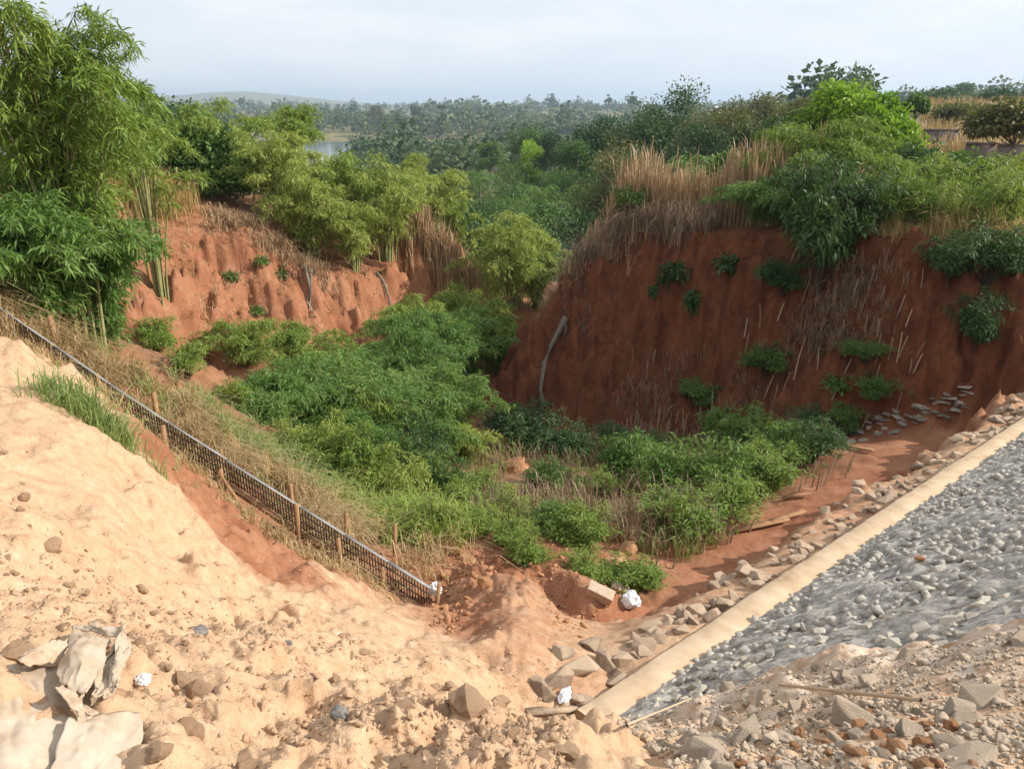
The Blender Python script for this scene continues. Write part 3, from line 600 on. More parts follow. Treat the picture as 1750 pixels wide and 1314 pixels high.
def crumple(name, size, mat, seed, res=9, amp=.35):
    r = np.random.default_rng(seed); bm = bmesh.new(); bmesh.ops.create_icosphere(bm, subdivisions=3, radius=.5)
    co = np.array([v.co for v in bm.verts]); f = co * 4.2 + seed
    k = 1 + amp * (np.abs(vnoise(f[:, 0], f[:, 1] + f[:, 2], seed)) * 2.2 - .5 + vnoise(f[:, 2] * 2, f[:, 0] * 2 - f[:, 1] * 2, seed + 1))
    for v, kk in zip(bm.verts, k): v.co = Vector((v.co.x * size[0], v.co.y * size[1], v.co.z * size[2])) * float(kk)
    return from_bm(name, bm, mat)
for px, py, s, m, lab, cat, nm in [(745, 1028, (.16, .16, .2), 'plastic_white', 'crumpled white plastic bag caught on the end of the mesh fence', 'plastic bag', 'plastic_bag'),
        (1078, 1032, (.3, .26, .22), 'plastic_white', 'crumpled white plastic bag on red soil at the mound edge', 'plastic bag', 'plastic_bag'),
        (965, 1192, (.2, .1, .08), 'plastic_white', 'torn white paper bag beside boulders at the kerb end', 'paper bag', 'paper_bag'),
        (340, 1082, (.1, .07, .045), 'plastic_dark', 'crumpled grey plastic scrap on the sandy slope', 'plastic scrap', 'plastic_scrap'),
        (492, 1102, (.06, .05, .03), 'plastic_dark', 'small grey plastic scrap near the sand crest', 'plastic scrap', 'plastic_scrap'),
        (580, 1222, (.075, .05, .03), 'plastic_dark', 'dark crumpled scrap on smooth sand at bottom centre', 'plastic scrap', 'plastic_scrap'),
        (245, 1165, (.06, .05, .03), 'plastic_white', 'tiny pale scrap right of the paper sack', 'paper scrap', 'paper_scrap'),
        (1570, 965, (.1, .05, .05), 'clod_red', 'small red rag lying on the stone slope', 'rag', 'rag')]:
    q = hit(px, py); 
    if nm == 'rag': q = plane_hit(px, py) + np.array([0, 0, .06])
    if px == 745: q = q + np.array([0, 0, .12])
    tag(obj(nm, crumple(nm, s, M[m], int(px)), None, q + np.array([0, 0, s[2] * .3]), (0, 0, random.uniform(0, 3))), lab, cat)
for px, py, s, lab in [(1025, 1020, (.34, .17, .14), 'whitish broken block half sunk in the mound edge'), (1058, 1012, (.24, .13, .12), 'pale block fragment beside the white bag')]:
    q = hit(px, py, 5); bm = bmesh.new(); bmesh.ops.create_cube(bm, size=1); bmesh.ops.bevel(bm, geom=bm.edges[:], offset=.06, segments=1)
    for v in bm.verts: v.co += Vector((random.uniform(-.03, .03), random.uniform(-.03, .03), random.uniform(-.03, .03)))
    tag(obj('broken_block', from_bm('broken_block', bm, M['paper']), None, q + np.array([0, 0, .06]), (.2, .3, -.35), s), lab, 'block')
for (a, b_, wd, lab) in [((1255, 912), (1345, 893), .14, 'weathered plank lying at the foot of the stone bank'), ((1290, 905), (1375, 880), .1, 'second thinner plank resting behind the first'), ((1335, 856), (1385, 850), .07, 'orange brown pole lying beside green shrubs'),
                         ((1440, 765), (1490, 776), .12, 'short board on the slabs at the cliff foot')]:
    p, q = hit(*a, 8), hit(*b_, 8); g = Geo(); g.bar(p + [0, 0, .07], q + [0, 0, .09], wd, .03); tag(obj('plank', g.mesh('plank', M['wood'])), lab, 'plank')
for (a, b_, lab) in [((1070, 1255), (1180, 1205), 'thin dry stick lying across rubble by the kerb'), ((1330, 1180), (1570, 1215), 'long thin board half buried in the rubble'), ((960, 1040), (1000, 1055), 'short stick on the spoil mound')]:
    p, q = hit(*a, 2), hit(*b_, 2); g = Geo(); g.tube(np.linspace(p + [0, 0, .04], q + [0, 0, .05], 4), .005 if 'thin dry' in lab else .008, 5); tag(obj('stick', g.mesh('stick', M['stick'])), lab, 'stick')
p, q = hit(900, 1222), hit(1010, 1212); g = Geo(); g.bar(p + [0, 0, .03], q + [0, 0, .03], .09, .02); tag(obj('plank', g.mesh('plank', M['stone_tan'])), 'pale dusty plank lying across soil before the kerb end', 'plank')

# ------------------------------------------------------------------ paper sack
sack = thing('paper_sack', 'dusty off white cement sack lying torn and folded on the sand', 'sack', hit(90, 1220)); so = np.array(sack.location)
def ph(px, py, h): q = hit(px, py); return q + np.array([0, 0, h])
def patch(c00, c10, c11, c01, n=16, amp=.006, bulge=0., seed=0):
    u, v = np.meshgrid(np.linspace(0, 1, n), np.linspace(0, 1, n)); u, v = u[..., None], v[..., None]
    P = (c00 * (1 - u) + c10 * u) * (1 - v) + (c01 * (1 - u) + c11 * u) * v
    uu, vv = u[..., 0], v[..., 0]
    P[..., 2] += amp * 3 * (np.abs(fbm(uu * 3 + seed, vv * 3, 1, 3, seed)) - .1) - amp * 4 * np.minimum(np.abs(fbm(uu * 2.2 + vv + seed, vv * 2.2 - uu, 1, 2, seed + 5)), .07) + bulge * np.sin(np.pi * uu) * np.sin(np.pi * vv)
    P[..., 0] += fbm(uu * 4, vv * 4 + 9, 1, 3, seed + 1) * .022; P[..., 1] += fbm(uu * 4 + 5, vv * 4, 1, 3, seed + 2) * .022
    i = np.arange(n * n).reshape(n, n); Q = np.stack([i[:-1, :-1], i[:-1, 1:], i[1:, 1:], i[1:, :-1]], -1).reshape(-1, 4)
    return P.reshape(-1, 3), Q
def flap(name, cs, **kw):
    V, Q = patch(*[np.array(c) for c in cs], **kw)
    o = obj(name, mesh_np(name, V - so, Q, M['paper'], True), sack); m = o.modifiers.new('thick', 'SOLIDIFY'); m.thickness = .004; return o
flap('sack_sheet', [ph(-60, 1430, .05), ph(238, 1430, .03), ph(160, 1165, .06), ph(-60, 1150, .05)], n=70, amp=.012, bulge=.02, seed=3)
flap('sack_side', [ph(60, 1430, .058), ph(236, 1430, .04), ph(242, 1238, .045), ph(130, 1262, .07)], n=40, amp=.006, bulge=.008, seed=5)
flap('sack_fold', [ph(100, 1196, .06), ph(162, 1222, .075), ph(205, 1135, .10), ph(135, 1115, .11)], n=36, amp=.004, bulge=.035, seed=8)
flap('sack_fold', [ph(162, 1222, .07), ph(190, 1214, .055), ph(228, 1130, .09), ph(205, 1135, .10)], n=36, amp=.004, bulge=-.02, seed=9)
flap('sack_fold', [ph(135, 1115, .11), ph(205, 1135, .10), ph(222, 1112, .09), ph(150, 1098, .08)], n=26, amp=.004, bulge=.01, seed=10)
flap('sack_flap', [ph(185, 1218, .05), ph(205, 1195, .05), ph(236, 1140, .07), ph(216, 1108, .1)], n=30, amp=.004, bulge=.02, seed=11)
flap('sack_flap', [ph(148, 1262, .06), ph(170, 1250, .06), ph(120, 1200, .08), ph(108, 1222, .085)], n=26, amp=.004, bulge=.015, seed=12)
flap('sack_flap', [ph(40, 1165, .06), ph(125, 1165, .07), ph(120, 1130, .09), ph(45, 1140, .05)], n=30, amp=.006, bulge=.03, seed=13)

# ------------------------------------------------------------------ plants: generators
def unit(v): return v / (np.linalg.norm(v, axis=-1, keepdims=True) + 1e-9)
def leaves(P, D, L, wr, droop=.15, r=rng):
    n = len(P); D = unit(D); side = unit(np.cross(D, unit(r.normal(size=(n, 3)) * .6 + [0, 0, 1.])))
    L = L[:, None]; w_ = L * wr * .5
    mid = P + D * L * .45; tip = P + D * L * .98 - np.array([0, 0, 1]) * L * droop
    V = np.stack([P, mid + side * w_, tip, mid - side * w_], 1).reshape(-1, 3)
    Q = np.arange(n * 4).reshape(n, 4); return V, Q
def sph(n, r=rng): return unit(r.normal(size=(n, 3)))
def bamboo(h, w, nc, nbr, ntuft, nleaf, L, seed, tmin=.25, bl=.7, lean=(0, 0), wr=.16, rad=.02):
    r = np.random.default_rng(seed); g = Geo(); Ps, Ds, Ls, Ts = [], [], [], []
    tt = np.linspace(0, 1, 9)
    for c in range(nc):
        az = r.random() * 6.283; reach = w * .5 * (r.random() ** .55); hh = h * r.uniform(.78, 1.05) * (1 - .35 * (reach / (w * .5)) ** 2)
        b0 = np.array([math.cos(az), math.sin(az), 0]) * reach * .22 * r.random(); dr = np.array([math.cos(az) * reach + lean[0] * h, math.sin(az) * reach + lean[1] * h, 0])
        cur = lambda t: b0 + dr * (t ** 1.7)[..., None] + np.array([0, 0, 1]) * (hh * np.sin(t * 2.0) / .985)[..., None]
        g.tube(cur(tt), rad * (1 - .75 * tt), 4)
        t = r.uniform(tmin, 1, nbr); base = cur(t)
        a2 = r.random(nbr) * 6.283; bd = unit(np.stack([np.cos(a2), np.sin(a2), r.uniform(-.25, .55, nbr)], -1) + .5 * unit(dr + 1e-6)); ln = bl * r.uniform(.35, 1, nbr) * (1.15 - .45 * t)
        shade = r.uniform(-.12, .12)
        for k in range(ntuft):
            s = (k + r.uniform(.4, 1, nbr)) / ntuft
            tp = base + bd * (ln * s)[:, None] - np.array([0, 0, 1]) * (ln * s * s * .35)[:, None]
            for m in range(nleaf):
                Ps.append(tp + r.normal(0, .03, (nbr, 3))); Ds.append(bd * .55 + r.normal(0, .55, (nbr, 3)) + [0, 0, -.35]); Ls.append(L * r.uniform(.6, 1.2, nbr)); Ts.append(np.clip(.5 + shade + r.normal(0, .2, nbr), 0, 1))
    V, Q = leaves(np.concatenate(Ps), np.concatenate(Ds), np.concatenate(Ls), wr, .2, r)
    return g, V, Q, np.repeat(np.concatenate(Ts), 4)
def crown(h, w, npuff, nl, L, seed, trunk=.3, wr=.55, flat=.8, puff=.32):
    """broad tree: trunk, limbs, leafy puffs; local origin at the foot"""
    r = np.random.default_rng(seed); g = Geo(); c0 = np.array([0, 0, h * (trunk + (1 - trunk) * .5)]); ax = np.array([w * .5, w * .5, h * (1 - trunk) * .5])
    d = sph(npuff, r); d[:, 2] = np.abs(d[:, 2]) * 1.1 - .35; cc = c0 + unit(d) * ax * (r.uniform(.35, .78, npuff)[:, None])
    pr = w * puff * r.uniform(.55, 1.1, npuff)
    tp = np.array([[0, 0, 0], [r.normal(0, .02) * w, r.normal(0, .02) * w, h * trunk * .55], [r.normal(0, .04) * w, r.normal(0, .04) * w, h * trunk], c0 * .9])
    tr = max(.02, h * .022); g.tube(tp, [tr * 1.25, tr, tr * .8, tr * .4], 6)
    for k in range(min(npuff, 14)):
        m = (tp[2] + cc[k]) / 2 + r.normal(0, .05, 3) * w; g.tube([tp[2], m, cc[k]], [tr * .5, tr * .32, tr * .12], 4)
    k = r.integers(0, npuff, nl); o = sph(nl, r); rr = r.random(nl) ** .5
    P = cc[k] + o * (pr[k] * rr)[:, None] * np.array([1, 1, flat]); D = unit(o + r.normal(0, .7, (nl, 3)) + [0, 0, -.15])
    T = np.clip(.45 + r.normal(0, .16, nl) + (r.random(npuff) - .5)[k] * .35, 0, 1)
    V, Q = leaves(P, D, L * r.uniform(.6, 1.25, nl), wr, .15, r); return g, V, Q, np.repeat(T, 4)
def make(name, gen, mleaf, mwood, label, cat, loc_, group=None, wood='trunk', leafn='crown', rotz=None, scale=1):
    g, V, Q, T = gen; t = thing(name, label, cat, loc_, group, (0, 0, rotz if rotz is not None else random.uniform(0, 6.28)), (scale,) * 3)
    if g.n: obj(wood, g.mesh(wood, M[mwood], True), t)
    obj(leafn, mesh_np(leafn, V, Q, M[mleaf], False, {'tint': T}), t); return t
def copy_thing(t, loc_, rotz, scale, label, group=None):
    r_ = t.copy(); C.objects.link(r_); r_.location = loc_; r_.rotation_euler = (0, 0, rotz); r_.scale = scale if hasattr(scale, '__len__') else (scale,) * 3
    if label: r_['label'] = label
    if group: r_['group'] = group
    for ch in t.children: c = ch.copy(); C.objects.link(c); c.parent = r_
    return r_
def spot(px, py, r, wpx):
    q = W(px, py, r); b_ = H(q[0], q[1]); return (q[0], q[1], b_ - .05), max(.6, q[2] - b_), wpx * r / F

# ------------------------------------------------------------------ bamboo
BAM = [  # px, top py, range, width px, leaf material, culms, branches, tufts, leaves, leaf length, label
 (10, -120, 14.6, 330, 'bam_mid', 20, 30, 3, 6, .24, 'tallest bamboo clump at far left rising beyond the frame', .3),
 (70, 100, 16, 250, 'bam_mid', 20, 30, 3, 6, .22, 'bright green bamboo clump behind the tallest one at left', .3),
 (20, 320, 14.2, 330, 'bam_green', 26, 30, 3, 6, .24, 'dark low bamboo at the left edge above the mesh fence', .06),
 (125, 350, 15, 240, 'bam_green', 22, 28, 3, 6, .24, 'bamboo drooping over the fence grass at left', .06),
 (215, 120, 25, 190, 'bam_mid', 18, 22, 3, 5, .26, 'feathery bamboo behind the golden grass tuft', .45),
 (370, 148, 33, 180, 'bam_mid', 14, 20, 3, 5, .28, 'thin feathery bamboo top against the hazy hill', .5),
 (490, 158, 33.5, 140, 'bam_mid', 14, 20, 3, 5, .28, 'bamboo with nodding tip beside the river view', .5),
 (465, 222, 30.5, 190, 'bam_yellow', 24, 24, 3, 5, .25, 'yellow green bamboo left of the river view', .25),
 (520, 300, 29.8, 170, 'bam_yellow', 22, 24, 3, 5, .24, 'yellowing bamboo on the rim above the left red slope', .2),
 (590, 250, 33, 170, 'bam_mid', 20, 24, 3, 5, .26, 'greener bamboo just right of the river view', .3),
 (650, 270, 31.8, 210, 'bam_yellow', 26, 24, 3, 5, .25, 'broad yellow green bamboo at the middle of the rim', .2),
 (730, 262, 35, 150, 'bam_yellow', 18, 22, 3, 5, .27, 'yellow bamboo at the right end of the rim', .3),
 (600, 340, 29.6, 150, 'bam_yellow', 18, 24, 3, 5, .22, 'low yellow bamboo overhanging the notch in the red slope', .2),
 (780, 330, 37, 120, 'bam_mid', 14, 22, 3, 5, .27, 'small bamboo behind withered stalks at the rim end', .3),
 (880, 370, 32, 190, 'bam_yellow', 28, 26, 3, 5, .25, 'tall yellow green bamboo standing in the gully mouth', .2),
 (800, 482, 29.5, 200, 'bam_mid', 28, 26, 3, 5, .22, 'mid green bamboo in the gully left of the red cliff', .2),
 (715, 535, 24, 240, 'bam_green', 34, 28, 3, 6, .2, 'dense green bamboo at the back of the gully thicket', .15),
 (685, 558, 22, 230, 'bam_green', 26, 28, 3, 6, .2, 'green bamboo in the middle of the gully thicket', .15),
 (560, 618, 18.4, 370, 'bam_green', 46, 30, 3, 6, .18, 'wide green bamboo dome at the centre of the gully', .12),
 (470, 640, 17.6, 200, 'bam_green', 22, 28, 3, 6, .18, 'left shoulder of green bamboo next to the wide dome', .12),
 (755, 628, 20, 200, 'bam_green', 28, 28, 3, 6, .18, 'green bamboo at the right end of the gully thicket', .12),
 (510, 552, 22.5, 190, 'bam_mid', 20, 24, 3, 5, .18, 'thin pale bamboo at the foot of the left red slope', .2),
 (660, 760, 16.2, 170, 'bam_yellow', 18, 26, 3, 5, .16, 'yellowish low bamboo under the green dome', .1),
 (540, 770, 15.2, 160, 'bam_mid', 16, 26, 3, 5, .15, 'olive low bamboo between fence and green dome', .1),
 (790, 730, 19, 120, 'bam_yellow', 14, 22, 3, 5, .17, 'small yellow leaved bamboo right of the thicket', .1),
 (600, 705, 16.8, 250, 'bam_green', 26, 28, 3, 6, .17, 'front skirt of green bamboo below the wide dome', .1),
 (700, 715, 17.6, 190, 'bam_green', 20, 28, 3, 6, .17, 'green bamboo front right of the wide dome', .1),
 (450, 705, 16.8, 170, 'bam_green', 18, 26, 3, 6, .16, 'fresh green bamboo front left of the wide dome', .1),
 (710, 505, 26.5, 190, 'bam_mid', 26, 26, 3, 5, .22, 'feathery bamboo climbing the gap under the rim stalks', .15),
 (790, 520, 26.8, 170, 'bam_green', 22, 26, 3, 5, .22, 'green bamboo in the gap left of the red cliff nose', .12),
 (850, 545, 29, 130, 'bam_mid', 18, 24, 3, 5, .22, 'bamboo half hidden behind the red cliff nose', .12),
 (835, 425, 34.5, 160, 'bam_yellow', 22, 24, 3, 5, .24, 'yellow green bamboo behind the gap, left of the tall one', .15),
 (915, 420, 32.5, 110, 'bam_yellow', 18, 24, 3, 5, .24, 'yellow green bamboo right of the tall one in the gully mouth', .12),
 (640, 640, 19.5, 190, 'bam_green', 22, 28, 3, 6, .18, 'green bamboo top in the heart of the thicket', .12),
 (420, 545, 24.5, 170, 'bam_mid', 18, 22, 3, 5, .2, 'thin pale bamboo low on the left red slope', .15),
 (1420, 200, 26.5, 270, 'bam_mid', 26, 28, 3, 6, .22, 'pale green bamboo on the cliff top beneath the lime tree', .3),
 (1330, 290, 25.2, 190, 'bam_green', 22, 28, 3, 6, .2, 'bamboo leaning out over the cliff edge beside dry stalks', .15),
 (1450, 300, 24.5, 240, 'bam_green', 26, 28, 3, 6, .2, 'dark green bamboo on the cliff brink under the pale one', .15),
 (1590, 285, 27, 170, 'bam_mid', 18, 24, 3, 5, .2, 'soft green bamboo right of the cliff top clump', .15),
 (1710, 300, 26, 160, 'bam_mid', 18, 24, 3, 5, .2, 'soft green bamboo at the right edge of the cliff top', .15),
]
for k, (px, py, r, wpx, m, nc, nb_, ntf, nlf, L, lab, tm) in enumerate(BAM):
    l, h, w_ = spot(px, py, r, wpx); h = min(h, 8)
    nr = 1.45 if r < 16.1 else 1.2; make('bamboo_clump', bamboo(h, w_ * 1.0, int(nc * nr), int(nb_ * nr), ntf, nlf, L * (0.75 if r < 16.1 else .85), 500 + k, tm, bl=max(.45, min(.9, w_ * .16)), rad=.012 + .003 * h), m, 'culm', lab, 'bamboo', l, 'bamboo clumps in and around the gully', 'culms', 'foliage', 0)

# ------------------------------------------------------------------ broadleaf trees and shrubs near the gully
TREES = [  # px, top, range, width, mat, puffs, leaves, leaf, trunk share, label
 (295, 178, 36, 150, 'leaf_dark', 22, 4200, .3, .2, 'very dark green tree behind the left rim'),
 (345, 215, 33, 150, 'leaf_mid', 22, 4200, .26, .12, 'dense rounded green tree above the left red slope'),
 (390, 262, 31.5, 120, 'leaf_mid', 18, 3200, .22, .1, 'bushy tree sitting on the brink of the left slope'),
 (270, 240, 33, 130, 'leaf_dark', 18, 3200, .26, .15, 'dark tree behind the golden grass tuft'),
 (1445, 134, 44, 135, 'leaf_lime', 20, 6500, .3, .25, 'big lime green tree rising above the cliff top bamboo'),
 (1505, 148, 43, 110, 'leaf_lime', 15, 4500, .3, .22, 'lime green tree crown right of the biggest lime crown'),
 (1545, 195, 42.5, 80, 'leaf_lime', 11, 2800, .28, .2, 'low lime green lobe hanging at the right of the lime trees'),
 (1395, 172, 45, 95, 'leaf_mid', 12, 3000, .28, .2, 'darker leafy tree at the left of the lime trees'),
 (1335, 186, 70, 70, 'leaf_dark', 12, 1500, .5, .15, 'blackish purple small tree left of the lime tree'),
 (1742, 165, 46, 120, 'leaf_olive', 22, 3600, .32, .35, 'spreading olive tree at the right edge by the block wall'),
 (1655, 182, 78, 110, 'leaf_olive', 14, 1200, .5, .45, 'flat topped thin tree on the dry grass hill'),
 (1570, 160, 76, 46, 'leaf_mid', 10, 1200, .5, .25, 'small round green tree left of the dry hill'),
 (1560, 255, 38, 130, 'leaf_dark', 16, 2600, .28, .1, 'dark bush below the grey ruined wall'),
 (1625, 268, 34, 120, 'leaf_mid', 14, 2200, .24, .1, 'green bush in front of the block wall'),
 (1690, 282, 33, 100, 'leaf_dark', 14, 2200, .24, .1, 'dark green bush under the block wall corner'),
 (1310, 275, 33, 110, 'leaf_mid', 14, 2400, .24, .1, 'fresh green bush behind the dry stalks'),
 (1250, 250, 40, 90, 'leaf_mid', 14, 2000, .28, .1, 'green bush rising behind the cliff top stalks'),
 (860, 335, 47, 130, 'leaf_mid', 18, 2800, .3, .1, 'rounded green bush in the valley behind the gully mouth'),
 (830, 360, 42, 100, 'leaf_dark', 14, 2200, .28, .1, 'dark bush behind the gully mouth bamboo'),
 (905, 345, 44, 100, 'leaf_mid', 14, 2200, .28, .1, 'green bush right of the gully mouth bamboo'),
 (940, 330, 52, 100, 'leaf_dark', 14, 2000, .32, .1, 'shadowy bush left of the cliff stalks'),
 (1152, 168, 96, 160, 'leaf_dark', 30, 4200, .75, .2, 'big dark tree with two leafy humps on the valley side'),
 (1235, 182, 84, 140, 'leaf_olive', 26, 3400, .65, .2, 'wide olive tree right of the big dark tree'),
 (1195, 205, 78, 120, 'leaf_dark', 22, 2800, .6, .15, 'dark tree in front of the wide olive tree'),
 (1030, 192, 120, 110, 'leaf_dark', 22, 2600, .85, .2, 'round dark tree in the middle distance below the white roof'),
 (1085, 215, 98, 110, 'leaf_olive', 20, 2400, .75, .15, 'dull olive tree left of the big dark tree'),
 (1060, 255, 74, 130, 'leaf_olive', 22, 2600, .55, .15, 'brownish olive tree behind the stalks'),
 (1120, 245, 70, 120, 'leaf_dark', 20, 2600, .5, .15, 'dark tree low behind the stalks'),
 (945, 218, 140, 70, 'leaf_dark', 14, 1500, .9, .2, 'domed dark tree in the far middle of the valley'),
 (905, 215, 145, 80, 'leaf_mid', 16, 1500, .9, .2, 'brighter tree beside the domed dark one'),
 (912, 236, 118, 50, 'leaf_lime', 10, 900, .7, .15, 'small yellow green tree below the domed dark tree'),
 (835, 214, 190, 55, 'leaf_mid', 14, 1100, 1.1, .2, 'round green tree right of the red bare patch'),
 (985, 245, 105, 90, 'leaf_mid', 16, 1800, .7, .15, 'green tree among the oil palms'),
 (1300, 150, 130, 100, 'leaf_olive', 16, 1600, .9, .25, 'grey green tree on the skyline left of the lime tree'),
 (1370, 170, 82, 90, 'leaf_olive', 18, 2000, .6, .25, 'olive tree touching the left of the lime tree'),
 (1290, 190, 82, 100, 'leaf_mid', 16, 2000, .6, .15, 'mid green tree between olive tree and lime tree'),
 (1600, 156, 210, 80, 'leaf_dark', 16, 1400, 1.3, .15, 'dark skyline tree right of the lime tree'),
 (1650, 166, 230, 70, 'leaf_dark', 16, 1400, 1.3, .15, 'low dark skyline tree before the pale giant tree'),
 (1712, 156, 200, 60, 'leaf_dark', 16, 1400, 1.3, .15, 'rounded dark skyline tree near the right edge'),
 (1650, 140, 480, 50, 'leaf_mid', 14, 900, 2.2, .4, 'hazy giant umbrella tree on the right skyline'),
 (1081, 160, 900, 18, 'leaf_mid', 9, 500, 2.6, .5, 'lone umbrella tree standing clear on the skyline'),
 (1040, 160, 1100, 15, 'leaf_mid', 9, 400, 2.6, .5, 'fainter tall tree left of the lone umbrella tree'),
 (712, 172, 900, 26, 'leaf_dark', 9, 600, 3, .1, 'dark round tree highest on the far left ridge'),
 (640, 172, 800, 34, 'leaf_olive', 10, 700, 2.6, .2, 'bare greyish tree on the far shore ridge'),
]
for k, (px, py, r, wpx, m, npf, nl, L, tr, lab) in enumerate(TREES):
    l, h, w_ = spot(px, py, r, wpx)
    if 58 < r < 150 and px < 1260: h *= 1.14; w_ *= 1.2
    npf = int(npf * (1.35 if r > 58 else 1)); fl = .5 if 'umbrella' in lab or 'flat' in lab or 'spreading' in lab else .8
    make('broadleaf_tree' if tr > .1 else 'leafy_bush', crown(h, w_, npf, int(nl * (5 if 58 < r < 150 else 3.4 if r > 58 else 1.3)), L * (.47 if r > 58 else .85), 900 + k, tr, flat=fl, puff=.24 if 'lime' in lab else .21 if r > 58 else .3), m, 'bark_pale' if 'lime' in lab else 'bark', lab, 'tree' if tr > .1 else 'bush', l)

# shared kinds for the valley
protos = []
for k, (m, h, w_, nl, L) in enumerate([('leaf_dark', 9, 9, 3600, .48), ('leaf_mid', 8, 8, 3300, .45), ('leaf_olive', 8, 9, 3300, .48), ('leaf_mid', 6, 8, 2800, .45), ('leaf_dark', 7, 10, 3600, .5)]):
    q = [(-60, 210), (30, 300), (-20, 260), (70, 330), (10, 240)][k]
    lab = ['dark green round tree in the wooded valley', 'mid green tree in the wooded valley', 'olive tree in the wooded valley', 'low green tree in the wooded valley', 'spreading dark tree in the wooded valley'][k]
    protos.append(make('valley_tree', crown(h, w_, 17, nl, L, 700 + k, .16, puff=.27), m, 'bark', lab, 'tree', (q[0], q[1], H(*q)), 'trees of the wooded valley'))
n = 0
while n < 290:
    u = random.uniform(.0, 1); r = 62 * (330 / 62) ** u; q = random.uniform(-.42, .26)
    if q < -.2 and r < 110: continue
    x, y = r * q, r * math.sqrt(max(.1, 1 - q * q))
    if -.31 < q < -.205 and r > 130: continue
    if -.09 < q < -.02 and 150 < r < 260: continue
    z = H(x, y); s = random.uniform(.75, 1.15)
    if r < 100: s *= .85
    p = random.choice(protos); copy_thing(p, (x, y, z - .1), random.uniform(0, 6.28), (s, s, s * random.uniform(.85, 1.1)), p['label'], 'trees of the wooded valley'); n += 1
# oil palms
def palm(h, L, nf, seed):
    r = np.random.default_rng(seed); g = Geo(); g.tube([[0, 0, 0], [.05, .02, h * .5], [.0, .05, h]], [.22, .17, .16], 7); Ps, Ds, Ls, Ts = [], [], [], []
    gf = Geo()
    for f in range(nf):
        az = f * 2.4 + r.normal(0, .1); el = 1.35 - 1.6 * (f / nf) + r.normal(0, .08); tt = np.linspace(0, 1, 18)
        hx = L * tt * math.cos(el) + .25 * L * tt ** 2; hz = h + L * tt * math.sin(el) - L * .62 * tt ** 2.2
        P = np.stack([hx * math.cos(az), hx * math.sin(az), hz], -1); gf.tube(P[::3], .03, 4); T = unit(np.gradient(P, axis=0)); sd = unit(np.cross(T, [0, 0, 1.]))
        for sg in (-1, 1):
            for rep in range(1):
                Ps.append(P[1:]); Ds.append(T[1:] * .6 + sg * sd[1:] + r.normal(0, .15, (17, 3)) - [0, 0, .35]); Ls.append(L * .27 * (1 - .5 * np.abs(tt[1:] - .45)) * r.uniform(.8, 1.1, 17)); Ts.append(np.full(17, .45 + r.normal(0, .15)))
    V, Q = leaves(np.concatenate(Ps), np.concatenate(Ds), np.concatenate(Ls), .09, .35, r); return g, V, Q, np.clip(np.repeat(np.concatenate(Ts), 4), 0, 1)
pp = []
PALMS = [(880, 285, 72), (925, 290, 66), (960, 262, 84), (850, 310, 62), (1005, 290, 70), (1195, 232, 60), (900, 250, 105), (985, 240, 110), (940, 315, 60), (870, 255, 112), (1040, 290, 66), (820, 265, 95), (1225, 255, 58)]
PALMS = [(a, b_ + 6, c * 1.12) for a, b_, c in PALMS]
for k, (px, py, r) in enumerate(PALMS):
    l, h, _ = spot(px, py + 8, r, 1)
    if k < 3: pp.append(make('oil_palm', palm(7, 3.0, 24, 40 + k), 'bam_green' if k else 'leaf_mid', 'bark', 'oil palm with arching fronds in the valley thicket', 'palm tree', l, 'oil palms in the valley', 'trunk', 'fronds'))
    else: copy_thing(pp[k % 3], l, random.uniform(0, 6), random.uniform(.85, 1.1), 'oil palm with arching fronds in the valley thicket', 'oil palms in the valley')
for (px, py, r), t in zip(PALMS, [o for o in C.objects if o.get('category') == 'palm tree']):
    q = W(px, py + 10, r); b_ = H(q[0], q[1]); s = min(1.6, max(.6, (q[2] - b_) / 8.6)); t.scale = (max(s, .6),) * 3 if s < 1 else (min(s, 1.2),) * 3; t.location = (q[0], q[1], b_ - .1); t.scale[2] = s
for t in [o for o in C.objects if o.get('category') == 'palm tree']:
    if CX + F * t.location.x / (t.location.y * ct - (t.location.z + 6) * st) > 1150: t['label'] = 'oil palm rising behind the withered stalks of the cliff top'

# far wood
base = []
for k in range(8): g_, V, Q, T = crown(11, 11, 13, 190 if k < 4 else 60, 1.5 if k < 4 else 2.8, 60 + k, .12, wr=.7, puff=.26); base.append((V, Q, T))
VV, QQ, TT, off = [], [], [], 0
nF = 5600; u = rng.random(nF); rF = np.where(rng.random(nF) < .36, 230 + 520 * u, 650 * (2900 / 650) ** u); qF = rng.uniform(-.6, .74, nF); xF = rF * qF; yF = rF * np.sqrt(1 - qF * qF * .6)
wat = (yF > 385) & (yF < 668) & (xF > -540 + 0) & (xF < 45) & (rF < 760)
shore = (qF > -.33) & (qF < -.2) & (rF < 640)
keep = (fbm(xF, yF, 160, 3, 81) < .22) & ~((qF > .4) & (rF < 520)) & ~(wat & (qF < -.2)) & ~shore; xF, yF = xF[keep], yF[keep]; zF = terrain(xF, yF)[0]
for x, y, z in zip(xF, yF, zF):
    V, Q, T = base[random.randrange(4) + (4 if y > 720 else 0)]; s = math.exp(random.gauss(-.08, .36)) * (1.15 if y > 700 else .9); a = random.uniform(0, 6.28); ca, sa = math.cos(a), math.sin(a)
    VV.append(np.stack([V[:, 0] * ca - V[:, 1] * sa, V[:, 0] * sa + V[:, 1] * ca, V[:, 2]], -1) * s + [x, y, z - .3]); QQ.append(Q + off); TT.append(np.clip(T + random.uniform(-.3, .35), 0, 1)); off += len(V)
tag(obj('distant_wood', mesh_np('distant_wood', np.concatenate(VV), np.concatenate(QQ), M['wood_far'], False, {'tint': np.concatenate(TT)})), 'hazy blue woodland on the far ridge', kind='stuff')

